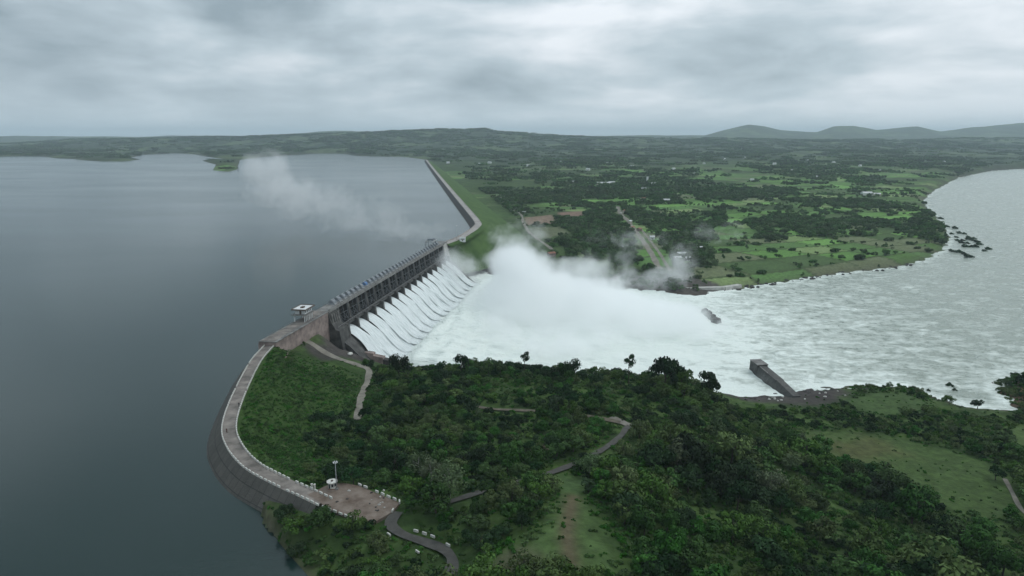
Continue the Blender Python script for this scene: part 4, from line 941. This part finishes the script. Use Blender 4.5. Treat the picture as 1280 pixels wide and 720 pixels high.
instancer('far_woodland', xx[sel], yy[sel], h[sel] - .8, .6 + .7 * rng.random(n), rng.random(n) * 6.28, rng.choice([0, 1], n), [CL1, CL2])

# shrubs standing in the river at the bend and by the near shore
bl = [(1166, 266), (1179, 281), (1184, 284), (1194, 286), (1199, 292), (1206, 293), (1211, 297), (1190, 293), (1197, 301), (1204, 301), (1212, 300), (1217, 301), (1222, 303), (1225, 306), (1209, 305), (1202, 304), (1215, 309), (1219, 309), (1192, 315), (1199, 316), (1205, 318), (1212, 322), (1231, 314), (1236, 312), (1189, 314), (1196, 297), (1208, 309), (1218, 299), (1176, 274)]
sb = None
for i, (a, b) in enumerate(bl):
    p = P(a, b, RIVZ)
    if sb is None: V, F = crown_geo(44, 6, 3.6, .3, 2.4, .9, 34, flat=.6); sb = npobj('river_bush', V, F, LEAF['dark']); o = sb
    else: o = sb.copy(); COL.objects.link(o)
    s_ = random.uniform(.8, 1.55); o.location = (p.x, p.y, RIVZ - .2); o.scale = (s_ * random.uniform(1, 1.4), s_ * 1.2, s_ * .9); o.rotation_euler[2] = random.uniform(-.4, .4)
    tag(o, 'dark half-drowned bush standing in the river off the far bend', 'bush', 'flooded bushes off the far river bend')
for a, b, s_, lab in [(1188, 484, .75, 'round dark bush alone in the water off the near shore'), (1161, 489, .4, 'tiny bush at the water edge near the lone water bush'), (1194, 489, .5, 'low flat bush in the water just below the lone water bush')]:
    o = sb.copy(); COL.objects.link(o); p = P(a, b, RIVZ); o.location = (p.x, p.y, RIVZ - .2); o.scale = (s_, s_, s_); tag(o, lab, 'bush')
    if 'group' in o: del o['group']

# ------------------------------------------------------------------ buildings and small things
def pavilion():
    t = empty('observation_pavilion', D(-21, -5.0, ZT + .25), math.atan2(T2.y, T2.x)); tag(t, 'white flat-roofed viewing pavilion raised on columns at the near end of the dam', 'pavilion')
    L, W = 5.0, 3.2
    for x in np.linspace(-L + .3, L - .3, 6):
        MB().box(x - .17, x + .17, -W + .15, -W + .5, 0, 3.7).build('column', M['white'], t)
    for x in (-L + .3, L - .3): MB().box(x - .17, x + .17, W - .5, W - .15, 0, 3.7).build('column', M['white'], t)
    MB().box(-L - .9, L + .9, -W - .9, W + .9, 3.7, 3.98).build('terrace_slab', M['concrete'], t)
    MB().box(-L + 1.6, L - .4, -W + .5, W - .3, 3.98, 6.6).build('room', M['white'], t)
    for k in range(4):
        x = -L + 2.5 + k * 1.9; MB().box(x - .5, x + .5, -W + .44, -W + .51, 4.7, 5.8).build('window', M['glass'], t)
    MB().box(-L + 1.54, -L + 1.61, -.6, .5, 4.0, 6.0).build('door', M['brown_trim'], t)
    rf = MB().box(-L - .6, L + .7, -W - .7, W + .7, 6.6, 6.85).build('roof', M['white'], t)
    k_ = MB(); a, b, c, d = -L - .75, L + .85, -W - .85, W + .85
    k_.box(a, b, c, c + .16, 6.5, 7.25); k_.box(a, b, d - .16, d, 6.5, 7.25); k_.box(a, a + .16, c + .16, d - .16, 6.5, 7.25); k_.box(b - .16, b, c + .16, d - .16, 6.5, 7.25)
    k_.build('roof_rim', M['brown_trim'], rf); MB().box(-1.3, 1.0, -.8, .9, 6.85, 7.5).build('roof_hatch', M['brown_trim'], rf)
    rl_ = MB()
    for x in np.arange(-L - .8, L + .9, 1.05): rl_.bar((x, -W - .8, 3.98), (x, -W - .8, 4.9), .04)
    rl_.bar((-L - .8, -W - .8, 4.9), (L + .8, -W - .8, 4.9), .04).build('terrace_rail', M['steel'], t)
pavilion()
def mast(loc, h, label, r=.16, lamps=6):
    t = empty('light_mast', loc); tag(t, label, 'light mast')
    MB().bar((0, 0, -.2), (0, 0, h), r, r * .55, 8).build('pole', M['pipe'], t, smooth=True); MB().box(-.5, .5, -.5, .5, -.1, .35).build('base', M['concrete'], t)
    hd = MB(); n = 12
    for k in range(n):
        a, b = 6.283 * k / n, 6.283 * (k + 1) / n; hd.bar((.5 * math.cos(a), .5 * math.sin(a), h - .1), (.5 * math.cos(b), .5 * math.sin(b), h - .1), .05)
    for k in range(4): a = 1.5708 * k; hd.bar((0, 0, h), (.5 * math.cos(a), .5 * math.sin(a), h - .1), .04)
    hd.build('ring', M['steel'], t)
    for k in range(lamps):
        a = 6.283 * k / lamps; c, s = math.cos(a) * .55, math.sin(a) * .55
        MB().box(c - .15, c + .15, s - .15, s + .15, h - .28, h - .02).build('floodlight', M['white'], t)
mast(tuple(P(421, 611.5, CREST)), 8.6, 'tall floodlight mast standing beside the octagonal kiosk on the dirt platform')
mast(tuple(P(571, 299, ZT)), 13.5, 'tall floodlight mast at the far end of the gates', .2)
def kiosk():
    t = empty('kiosk', tuple(P(415.5, 610, CREST)), .3); tag(t, 'small octagonal whitewashed kiosk with flat roof and dark openings on the platform', 'kiosk')
    def octa(r, z0, z1): return [(r * math.cos(6.283 * (k + .5) / 8), r * math.sin(6.283 * (k + .5) / 8)) for k in range(8)], z0, z1
    p, a, b = octa(1.25, 0, 2.0); MB().prism(p, a, b, lambda u, v, h: (u, v, h)).build('wall', M['whitewash'], t)
    p, a, b = octa(1.3, -.05, .28); MB().prism(p, a, b, lambda u, v, h: (u, v, h)).build('plinth', M['roof_tile'], t)
    rf = MB(); p, a, b = octa(1.62, 2.0, 2.22); rf.prism(p, a, b, lambda u, v, h: (u, v, h)); r_ = rf.build('roof', M['whitewash'], t)
    p, a, b = octa(.34, 2.22, 2.5); MB().prism(p, a, b, lambda u, v, h: (u, v, h)).build('roof_cap', M['brown_trim'], r_)
    for k in range(8):
        a = 6.283 * k / 8; c, s = math.cos(a), math.sin(a); rr = 1.16
        q = [(rr * c + s * .3, rr * s - c * .3), (rr * c - s * .3, rr * s + c * .3), (rr * c - s * .3 + c * .04, rr * s + c * .3 + s * .04), (rr * c + s * .3 + c * .04, rr * s - c * .3 + s * .04)]
        MB().prism(q, .35 if k == 5 else .85, 1.7, lambda u, v, h: (u, v, h)).build('opening', M['glass'], t)
kiosk()
gp_ = empty('gate_posts'); 
bpy.data.objects.remove(gp_)
for lab, (a, b) in (('left whitewashed gate post at the end of the crest road', (390, 611.0)), ('right whitewashed gate post beside the kiosk', (393.5, 611.5))):
    p = P(a, b, CREST); o = MB().box(-.22, .22, -.22, .22, -.1, 1.5).box(-.28, .28, -.28, .28, 1.5, 1.62).build('gate_post', M['whitewash']); o.location = p; tag(o, lab, 'gate post')
# gantry crane and small far kiosk
def gantry():
    t = empty('gantry_crane', D(228, -4, ZT), math.atan2(T2.y, T2.x)); tag(t, 'grey gantry crane standing on the bridge near the far end of the gates', 'crane')
    for x in (-5, 5):
        for y in (-3.6, 3.6): MB().bar((x, y, 0), (x * .8, y * .9, 6.4), .28, .22).build('leg', M['steel'], t)
    b = MB()
    for y in (-3.3, 3.3): b.box(-6.8, 6.8, y - .3, y + .3, 6.4, 7.4)
    for x in (-6.5, 6.5): b.box(x - .25, x + .25, -3, 3, 6.5, 7.2)
    b.build('girder', M['pipe'], t); MB().box(-2, 2, -2.4, 2.4, 7.4, 9.0).build('winch_house', M['hoist'], t)
gantry()
c = empty('water_tank', D(249, -6.8, ZT)); tag(c, 'round grey tank on legs beside the far floodlight mast', 'tank')
tk = MB()
for k in range(8):
    z0_, z1_ = 3 + 3.4 * k / 8, 3 + 3.4 * (k + 1) / 8; rr = lambda z: 1.9 * math.sqrt(max(.02, 1 - ((z - 4.7) / 1.75) ** 2)); tk.bar((0, 0, z0_), (0, 0, z1_), rr(z0_), rr(z1_), 12)
tk.build('drum', M['hoist'], c, smooth=True)
for k in range(4): a = .785 + 1.57 * k; MB().bar((1.5 * math.cos(a), 1.5 * math.sin(a), 0), (1.0 * math.cos(a), 1.0 * math.sin(a), 3.6), .13).build('leg', M['steel'], c)

def house(loc, w, d, h, rz, wall, roof, label, kind='gable', cat='house', nwin=2, name='house'):
    t = empty(name, loc, rz); tag(t, label, cat)
    MB().box(-w / 2, w / 2, -d / 2, d / 2, -1.2, h).build('wall', M[wall], t)
    if kind == 'gable':
        e_ = .4; MB().prism([(-d / 2 - e_, h - .12), (0, h + d * .26), (d / 2 + e_, h - .12), (d / 2 + e_, h + .08), (0, h + d * .26 + .2), (-d / 2 - e_, h + .08)], -w / 2 - e_, w / 2 + e_, lambda u, v, q: (q, u, v)).build('roof', M[roof], t)
        MB().prism([(-d / 2 + .02, h), (d / 2 - .02, h), (0, h + d * .25)], -w / 2 + .02, w / 2 - .02, lambda u, v, q: (q, u, v)).build('gable_wall', M[wall], t)
    else:
        MB().box(-w / 2 - .3, w / 2 + .3, -d / 2 - .3, d / 2 + .3, h, h + .25).box(-w / 2 - .3, w / 2 + .3, -d / 2 - .3, -d / 2 - .1, h + .25, h + .7).build('roof', M[roof], t)
    MB().box(-.5, .5, -d / 2 - .05, -d / 2 + .02, 0, 2.1).build('door', M['brown_trim'], t)
    for k in range(nwin):
        x = -w / 2 + w * (k + .5) / nwin
        if abs(x) < 1: x += 1.3
        MB().box(x - .45, x + .45, -d / 2 - .05, -d / 2 + .02, 1.1, 2.1).build('window', M['glass'], t)
    return t
HS = [
 (816, 232, 13, 9, 7, .3, 'white', 'white', 'large white flat-roofed building far up the plain, right one of its cluster', 'flat'),
 (809, 228.5, 4, 4, 16, .3, 'white', 'white', 'narrow white tower rising from the far white cluster', 'flat'),
 (806, 238, 16, 6, 4, -.1, 'white', 'roof_sheet', 'long pale shed in front of the far white cluster', 'gable'),
 (826, 234, 8, 6, 4, .2, 'wall_cream', 'roof_sheet', 'small pale house right of the far white cluster', 'gable'),
 (754, 231, 36, 9, 5, .05, 'wall_cream', 'roof_sheet', 'longest pale metal-roofed shed left of the far white cluster', 'gable'),
 (765, 229.5, 20, 8, 4, .0, 'wall_cream', 'roof_sheet', 'short pale shed just right of the longest metal-roofed shed', 'gable'),
 (718, 229, 18, 7, 4, .0, 'wall_cream', 'roof_sheet', 'pale shed left of the longest metal-roofed shed', 'gable'),
 (804, 251, 9, 6, 4, .5, 'wall_cream', 'roof_tile', 'cream house among trees beyond the top of the plain road', 'gable'),
 (833, 252, 12, 6, 3.5, 0, 'white', 'roof_sheet', 'low white house at the edge of the bright field beyond the road', 'gable'),
 (774.5, 312, 6, 5, 4.2, .3, 'white', 'white', 'left of two small white houses beside the plain road', 'flat'),
 (781.5, 313, 7, 5, 4, .2, 'white', 'roof_sheet', 'right of two small white houses beside the plain road', 'gable'),
 (815, 299, 6, 4.5, 3.2, .1, 'white', 'roof_sheet', 'lone small white hut right of the double road', 'gable'),
 (852, 321.5, 10, 6, 4, -.2, 'white', 'roof_sheet', 'white metal-roofed house nearest the river among the trees', 'gable'),
 (847, 325.5, 7, 5, 3.2, .2, 'pink_concrete', 'roof_sheet', 'pinkish low house in front of the metal-roofed riverside house', 'gable'),
 (860, 325.5, 5, 4, 3, 0, 'white', 'roof_sheet', 'tiny white hut right of the metal-roofed riverside house', 'gable'),
 (875, 313, 6, 5, 3.2, .4, 'white', 'roof_sheet', 'small white hut alone under trees by a farm track', 'gable'),
 (1083, 244, 22, 10, 5, .1, 'white', 'roof_sheet', 'white long building near the river bend', 'gable'),
 (1096, 245, 14, 8, 4.5, -.2, 'wall_cream', 'roof_sheet', 'cream building right of the long white one near the river bend', 'gable'),
 (844, 224, 10, 7, 4, 0, 'white', 'roof_sheet', 'small white house at the far edge of the trees', 'gable'),
 (790, 287, 7, 5, 3.4, .9, 'wall_cream', 'roof_tile', 'tile-roofed house at the left side of the village road', 'gable'),
 (799, 289, 7, 5, 3.4, .9, 'pink_concrete', 'roof_tile', 'pinkish house at the right side of the village road', 'gable'),
 (787, 279, 8, 5, 3.4, 1.0, 'wall_cream', 'roof_sheet', 'pale house squeezed between road and grove', 'gable'),
 (780, 266, 8, 5, 3.4, 1.0, 'wall_cream', 'roof_tile', 'tile-roofed house at the upper end of the village road', 'gable'),
 (655, 267, 5, 4, 3, .4, 'white', 'white', 'tiny white pump house by the farm track', 'flat'),
 (689, 320, 8, 5, 3, .5, 'pink_concrete', 'roof_tile', 'reddish hut half veiled by the spray on the far bank', 'gable'),
 (575, 301.5, 5.5, 4, 3.0, 0, 'white', 'white', 'small white control hut at the end of the far embankment road', 'flat'),
]
for a, b, w_, d_, h_, rz, wl, rf, lab, kd in HS:
    p = G(a, b); z = gz(p.x, p.y)
    if a == 575: p = P(574.5, 302, CREST - 1.5); p.x += 3; z = p.z; MBx = None
    house((p.x, p.y, z + (.2 if a != 575 else .9)), w_, d_, h_, rz, wl, rf, lab, kd)
# far hamlet: scattered distant houses
hn = 0; hp0 = None
fh_ = [(590 + 9, 206), (612, 204), (735, 213), (880, 205), (905, 200), (930, 198), (968, 206), (1010, 201), (1042, 204), (1075, 208), (700, 203), (660, 208), (842, 212), (868, 219), (990, 214), (1020, 222), (1066, 221), (1100, 214), (940, 226), (898, 238), (760, 205), (790, 209), (1120, 199), (1180, 203), (560, 204)]
for a, b in fh_:
    p = G(a, b, 0); z = gz(p.x, p.y); s_ = random.uniform(.7, 1.15)
    if hp0 is None: hp0 = house((p.x, p.y, z), 12, 8, 5, .2, 'white', 'roof_sheet', 'x', 'gable'); o = hp0
    else: o = copy_tree(hp0, (p.x, p.y, z), random.uniform(-.6, .6))
    o.scale = (s_, s_, s_); tag(o, 'tiny pale house scattered among the trees of the far plain', 'house', 'tiny pale houses of the far plain')

# trucks on the plain road
def truck(loc, rz, label, m):
    t = empty('truck', loc, rz); tag(t, label, 'truck')
    MB().box(-3.2, 1.4, -1.15, 1.15, .95, 2.9).build('cargo_box', M[m], t); cb = MB().hexa([(1.5, -1.1, .7), (3.3, -1.1, .7), (3.3, 1.1, .7), (1.5, 1.1, .7), (1.5, -1.1, 2.6), (2.8, -1.1, 2.6), (2.8, 1.1, 2.6), (1.5, 1.1, 2.6)]).build('cab', M['white'], t)
    MB().hexa([(3.02, -.9, 1.75), (3.06, -.9, 1.7), (3.06, .9, 1.7), (3.02, .9, 1.75), (2.86, -.9, 2.45), (2.90, -.9, 2.45), (2.90, .9, 2.45), (2.86, .9, 2.45)]).build('windscreen', M['glass'], cb)
    MB().box(-3.2, 3.2, -.5, .5, .55, .95).build('chassis', M['gate'], t)
    for x in (-2.2, 2.3):
        for y in (-1, 1): MB().bar((x, y - .15, .5), (x, y + .15, .5), .5, .5, 12).build('wheel', M['rubber'], t)
pr_ = plain_road[3]; truck((pr_[0], pr_[1], gz(pr_[0], pr_[1]) + .35), math.atan2(plain_road[4][1] - plain_road[3][1], plain_road[4][0] - plain_road[3][0]), 'red truck on the village road between the houses', 'truckred')
a, b = plain_road[1], plain_road[2]; truck((a[0], a[1], gz(a[0], a[1]) + .35), math.atan2(b[1] - a[1], b[0] - a[0]) + math.pi, 'pale truck further up the village road', 'whitewash')

# divide wall in the river, broken pier blocks, bank revetments
dv = empty('divide_wall'); tag(dv, 'dark sloping concrete divide wall running out from the near shore into the river', 'wall')
A = P(989, 489, -27); B_ = P(947, 453, -24.5); A.z = B_.z = 0; dd = (B_ - A).normalized(); qq = Vector((dd.y, -dd.x, 0)); Ld = (B_ - A).length
def W(s, o_, z): p = A + dd * s + qq * o_; return (p.x, p.y, z)
m = MB(); 
V8 = lambda s0, s1, h0, h1, wb, wt: [W(s0, -wb, -33), W(s1, -wb, -33), W(s1, wb, -33), W(s0, wb, -33), W(s0, -wt, h0), W(s1, -wt, h1), W(s1, wt, h1), W(s0, wt, h0)]
m.hexa(V8(-6, Ld * .32, -27.4, -25.4, 5.2, 1.9)); m.build('sloping_body', M['dark_concrete'], dv)
MB().hexa(V8(Ld * .32 + .02, Ld * .84, -25.4, -24.4, 4.6, 2.3)).build('sloping_body', M['dark_concrete'], dv)
MB().hexa(V8(Ld * .84 + .02, Ld + 3, -24.2, -24.0, 3.6, 3.1)).build('end_block', M['dark_concrete'], dv)
MB().hexa([W(Ld * .83, -3.3, -23.98), W(Ld + 3.4, -3.3, -23.98), W(Ld + 3.4, 3.3, -23.98), W(Ld * .83, 3.3, -23.98), W(Ld * .83, -3.3, -23.6), W(Ld + 3.4, -3.3, -23.6), W(Ld + 3.4, 3.3, -23.6), W(Ld * .83, 3.3, -23.6)]).build('top_slab', M['concrete'], dv)
kb = MB(); kb.bar(W(2, -1.6, -27.0), W(Ld * .8, -2.2, -24.3), .3); kb.build('kerb', M['concrete'], dv)
for i, (a, b, s_, lab) in enumerate([(881, 389.5, 1.0, 'far end block of the broken wall standing in the white river'), (885.5, 393, 1.1, 'second block from the far end of the broken river wall'), (890, 396.5, 1.15, 'second block from the near end of the broken river wall'), (895, 401, 1.25, 'near end block of the broken wall standing in the white river')]):
    p = P(a, b, -29); g = random.Random(i); m = MB(); r_ = 2.6 * s_
    m.hexa([(-r_, -r_, -3), (r_, -r_, -3), (r_, r_, -3), (-r_, r_, -3), (-r_ * .7, -r_ * .8, 2.4 * g.uniform(.8, 1.2)), (r_ * .6, -r_ * .8, 2.2 * g.uniform(.8, 1.3)), (r_ * .7, r_ * .8, 2.8 * g.uniform(.8, 1.2)), (-r_ * .75, r_ * .6, 2.0)])
    o = m.build('broken_wall_block', M['dark_concrete']); o.location = (p.x, p.y, -29.3); o.rotation_euler[2] = g.uniform(0, 1); tag(o, lab, 'broken wall')
def wall_line(pts, z0, z1, th, m, label):
    l = [Vector(p) for p in pts]; m_ = MB()
    for a, b in zip(l, l[1:]):
        d = (b - a); d.z = 0; d.normalize(); q = Vector((d.y, -d.x, 0)) * th / 2
        m_.hexa([(a.x - q.x, a.y - q.y, z0), (b.x - q.x, b.y - q.y, z0), (b.x + q.x, b.y + q.y, z0), (a.x + q.x, a.y + q.y, z0), (a.x - q.x, a.y - q.y, z1), (b.x - q.x, b.y - q.y, z1), (b.x + q.x, b.y + q.y, z1), (a.x + q.x, a.y + q.y, z1)])
    o = m_.build('retaining_wall', m); tag(o, label, 'retaining wall')
wall_line([P(x, y, -24) for x, y in [(668, 336), (740, 344), (800, 346), (848, 348)]], -28, -23.6, 1.4, M['concrete'], 'upper long grey retaining wall on the far bank behind the spray')
wall_line([P(x, y, -27) for x, y in [(672, 345), (740, 352), (805, 354), (860, 358)]], -31, -26.6, 1.6, M['concrete'], 'lower long grey retaining wall at the water edge of the far bank')
wall_line([P(x, y, -27.5) for x, y in [(838, 353), (862, 360), (905, 359), (925, 356)]], -32, -27, 5, M['pale_concrete'], 'pale broken stone bank wall at the river edge right of the spray')
o = strip('hill_stone_apron', [G(764, 521), G(790, 533)], 3.0, M['paledirt'], .2)
# rocks along the banks
def rock(loc, r, label, group=None, seed=0, m='rock'):
    bm = bmesh.new(); bmesh.ops.create_icosphere(bm, subdivisions=2, radius=1); g = random.Random(seed); ph = [g.random() * 6 for _ in range(6)]
    for v in bm.verts:
        c = v.co; k = 1 + .22 * math.sin(3 * c.x + ph[0]) * math.sin(2.7 * c.y + ph[1]) + .14 * math.sin(5 * c.z + ph[2] + 4 * c.x); v.co = Vector((c.x * k * r, c.y * k * r * .75, c.z * k * r * .5))
    me = bpy.data.meshes.new('boulder'); bm.to_mesh(me); bm.free(); me.materials.append(M[m]); o = bpy.data.objects.new('boulder', me); COL.objects.link(o); o.location = loc; o.rotation_euler[2] = g.random() * 6; return tag(o, label, 'boulder', group)
r0 = rock((0, 0, 0), 1.0, 'dark wet boulder on the far river bank below the fields', 'boulders on the far river bank', 3); k = 0
for i in range(60):
    t = random.random(); a = 905 + 275 * t; b = np.interp(a, [905, 960, 1000, 1050, 1120, 1160, 1184], [364, 356.5, 350.5, 343.5, 335.5, 327, 314]) + random.uniform(-4, .8)
    p = P(a, b, -29.5); o = r0 if i == 0 else r0.copy()
    if i: COL.objects.link(o)
    o.location = (p.x, p.y, max(gz(p.x, p.y), RIVZ) + .1); s_ = random.uniform(.8, 2.6); o.scale = (s_, s_, s_); o.rotation_euler[2] = random.random() * 6
r1 = None
for i in range(40):
    a = random.uniform(930, 1150); b = np.interp(a, [930, 985, 1030, 1067, 1110, 1150], [492, 489, 482, 480.5, 479.5, 483]) + random.uniform(-1, 9); p = G(a, b)
    if r1 is None: r1 = o = rock((0, 0, 0), 1.0, 'dark boulder on the near shore beside the divide wall', 'boulders on the near shore', 8)
    else: o = r1.copy(); COL.objects.link(o)
    o.location = (p.x, p.y, max(gz(p.x, p.y), RIVZ) + .1); s_ = random.uniform(.4, 1.5); o.scale = (s_, s_, s_ * .9); o.rotation_euler[2] = random.random() * 6
p = G(438, 443.5, -13); rock((p.x, p.y, gz(p.x, p.y) + .5), 1.7, 'large pale boulder lying at the foot of the end pier by the path', None, 21, 'whitewash')
for i in range(14):
    a = random.uniform(960, 1060); p = G(a, np.interp(a, [960, 1060], [494, 488]) + random.uniform(0, 8)); o = rock((p.x, p.y, gz(p.x, p.y) + .2), random.uniform(.5, .9), 'pale stone scattered on the dark near shore', 'pale stones on the near shore', 40 + i, 'whitewash')

for i in range(16):
    a = random.random(); q = P(random.uniform(415, 488), random.uniform(612, 640), CREST); o = rock((q.x, q.y, CREST + .08), random.uniform(.2, .5), 'small loose rubble stone on the brown dirt platform', 'loose rubble on the dirt platform', 70 + i, 'rock' if a < .5 else 'pale_concrete')
# people on the crest road
def person(loc, rz, label, m, stride):
    J = [(0, 0, .95), (0, 0, 1.2), (0, 0, 1.42), (0, .01, 1.52), (0, .02, 1.66), (.19, 0, 1.40), (.25, -.03 * stride, 1.12), (.24, .12 * stride, .90), (-.19, 0, 1.40), (-.25, .03 * stride, 1.12), (-.24, -.12 * stride, .90), (.09, .10 * stride, .5), (.09, .16 * stride, .06), (.09, .30 * stride, .04), (-.09, -.08 * stride, .5), (-.09, -.20 * stride, .08), (-.09, -.06 * stride, .03)]
    E = [(0, 1), (1, 2), (2, 3), (3, 4), (2, 5), (5, 6), (6, 7), (2, 8), (8, 9), (9, 10), (0, 11), (11, 12), (12, 13), (0, 14), (14, 15), (15, 16)]
    Rr = [.15, .14, .13, .055, .105, .07, .05, .035, .07, .05, .035, .085, .05, .04, .085, .05, .04]
    me = bpy.data.meshes.new('person'); me.from_pydata(J, E, []); o = bpy.data.objects.new('person', me); COL.objects.link(o)
    md = o.modifiers.new('skin', 'SKIN'); sv = me.skin_vertices[0].data
    for i, r in enumerate(Rr): sv[i].radius = (r, r * .85)
    sv[0].use_root = True; o.modifiers.new('sub', 'SUBSURF').levels = 2
    dg = bpy.context.evaluated_depsgraph_get(); m2 = bpy.data.meshes.new_from_object(o.evaluated_get(dg)); o.modifiers.clear(); o.data = m2
    m2.materials.clear(); m2.materials.append(M[m]); m2.materials.append(M['skin']); m2.materials.append(M['rubber'])
    for p in m2.polygons:
        z = p.center.z; p.material_index = 2 if (z > 1.68 or (z > 1.58 and p.center.y < -.03)) else (1 if z > 1.47 else 0); p.use_smooth = True
    o.location = loc; o.rotation_euler[2] = rz; o.scale = (1.02,) * 3; return tag(o, label, 'person')
person(tuple(P(298.8, 508, CREST + .02)), 2.9, 'person in dark clothes walking along the straight part of the crest road', 'cloth_dark', 1)
person(tuple(P(283.6, 541, CREST + .02)), .2, 'person in maroon clothes walking at the bend of the crest road', 'cloth_maroon', -1)

# ------------------------------------------------------------------ haze and spray
def Bp(px, py, Y):
    dx, dvv = (px - 640) / FPX, (py - 360) / FPX; t = Y / (cP - dvv * sP); return (dx * t, Y, CZ + (-sP - dvv * cP) * t)
hz_m = bpy.data.materials.new('thin_air'); hz_m.use_nodes = True; nt = hz_m.node_tree; nt.nodes.clear()
pv = nt.nodes.new('ShaderNodeVolumePrincipled'); pv.inputs['Density'].default_value = HAZE_DENSITY; pv.inputs['Color'].default_value = (.77, .90, 1.0, 1); pv.inputs['Anisotropy'].default_value = 0
ou = nt.nodes.new('ShaderNodeOutputMaterial'); nt.links.new(pv.outputs[0], ou.inputs['Volume'])
hz_o = MB().box(-34000, 34000, -400, 34000, -60, 420).build('haze', hz_m); tag(hz_o, kind='stuff')
def mist(name, blobs, K, nscale, a=1.6, b=1.0, det=5, off=0.0, cap=1.2, stretch=(1, 1, 1)):
    lo = [1e9] * 3; hi = [-1e9] * 3
    for c, r, w_ in blobs:
        for q in range(3): lo[q] = min(lo[q], c[q] - r[q]); hi[q] = max(hi[q], c[q] + r[q])
    lo[2] = max(lo[2], -33)
    m = bpy.data.materials.new(name); m.use_nodes = True; nt = m.node_tree; n = nt.nodes; l = nt.links; n.clear()
    tc = n.new('ShaderNodeTexCoord'); pos = tc.outputs['Object']
    def mth(op, x, y=None, cl=False):
        q = n.new('ShaderNodeMath'); q.operation = op; q.use_clamp = cl
        for i, v in enumerate((x, y)):
            if v is None: continue
            if isinstance(v, (int, float)): q.inputs[i].default_value = v
            else: l.new(v, q.inputs[i])
        return q.outputs[0]
    tot = None
    for c, r, w_ in blobs:
        s = n.new('ShaderNodeVectorMath'); s.operation = 'SUBTRACT'; l.new(pos, s.inputs[0]); s.inputs[1].default_value = c
        d = n.new('ShaderNodeVectorMath'); d.operation = 'DIVIDE'; l.new(s.outputs[0], d.inputs[0]); d.inputs[1].default_value = r
        dt_ = n.new('ShaderNodeVectorMath'); dt_.operation = 'DOT_PRODUCT'; l.new(d.outputs[0], dt_.inputs[0]); l.new(d.outputs[0], dt_.inputs[1])
        f = mth('MULTIPLY', mth('SUBTRACT', 1.0, dt_.outputs['Value'], True), w_); tot = f if tot is None else mth('ADD', tot, f)
    mp = n.new('ShaderNodeMapping'); l.new(pos, mp.inputs[0]); mp.inputs['Scale'].default_value = stretch
    ns = n.new('ShaderNodeTexNoise'); ns.inputs['Scale'].default_value = nscale; ns.inputs['Detail'].default_value = det; ns.inputs['Roughness'].default_value = .6; ns.inputs['Distortion'].default_value = .4; l.new(mp.outputs[0], ns.inputs['Vector'])
    v = mth('SUBTRACT', mth('MULTIPLY', tot, a), mth('MULTIPLY', mth('SUBTRACT', ns.outputs['Fac'], .28, True), b * 1.9)); v = mth('MINIMUM', mth('MAXIMUM', v, 0.0), cap); v = mth('MULTIPLY', v, K)
    pv = n.new('ShaderNodeVolumePrincipled'); l.new(v, pv.inputs['Density']); pv.inputs['Color'].default_value = (.995, 1, .998, 1); ou = n.new('ShaderNodeOutputMaterial'); l.new(pv.outputs[0], ou.inputs['Volume'])
    o = MB().box(lo[0], hi[0], lo[1], hi[1], lo[2], hi[2]).build(name, m); tag(o, kind='stuff'); return o
g_ = np.random.default_rng(12)
def puffs(n, x0, x1, y0, y1, Y0, Y1, r0, r1, w0, w1, flat=.75):
    out = []
    for k in range(n):
        a, b, Yd = g_.uniform(x0, x1), g_.uniform(y0, y1), g_.uniform(Y0, Y1); q = g_.uniform(r0, r1); out.append((Bp(a, b, Yd), (q, q * 1.3, q * flat), g_.uniform(w0, w1)))
    return out
mist('spray_mist', [
 (Bp(645, 388, 520), (56, 80, 28), 1.15), (Bp(662, 350, 535), (36, 44, 30), 1.05), (Bp(640, 318, 560), (22, 30, 26), .75), (Bp(712, 380, 520), (60, 66, 24), 1.05),
 (Bp(780, 392, 500), (66, 56, 18), 1.0), (Bp(850, 402, 480), (54, 55, 11), .75), (Bp(605, 420, 450), (30, 38, 12), .55), (Bp(720, 430, 430), (70, 44, 12), .8)]
 + puffs(5, 615, 700, 300, 345, 530, 580, 12, 20, .35, .6, 1.0) + puffs(4, 690, 790, 345, 370, 500, 560, 14, 24, .35, .6), .062, .052, a=2.0, b=1.9, det=8)
mist('thin_spray_mist', [
 (Bp(605, 340, 650), (50, 60, 20), .36), (Bp(735, 335, 610), (34, 30, 22), .50), (Bp(820, 352, 620), (46, 40, 14), .60), (Bp(855, 330, 640), (20, 30, 28), .5), (Bp(790, 300, 640), (60, 40, 22), .36),
 (Bp(890, 290, 760), (60, 50, 18), .34), (Bp(565, 330, 600), (40, 60, 20), .34), (Bp(650, 300, 660), (50, 60, 30), .40), (Bp(700, 345, 600), (60, 40, 20), .55), (Bp(960, 475, 365), (30, 24, 6), .4)]
 + puffs(6, 720, 860, 315, 355, 590, 640, 9, 18, .2, .4, 1.1)
 + [(D(t, 38, -25), (17, 24, 8), .42) for t in (35, 75, 115, 155, 195, 232)] + [(D(235, 16, -6), (22, 34, 16), .42)], .040, .060, a=2.2, b=1.7, det=8)
mist('drifting_mist', [
 (Bp(330, 206, 900), (38, 50, 30), .68), (Bp(345, 232, 880), (62, 60, 36), .66), (Bp(395, 252, 840), (84, 60, 38), .62), (Bp(455, 272, 780), (84, 60, 34), .56), (Bp(515, 295, 720), (60, 50, 26), .52)]
 + puffs(4, 308, 356, 186, 212, 890, 910, 12, 20, .3, .5, 1.0), .019, .040, a=1.8, b=1.6, det=8)
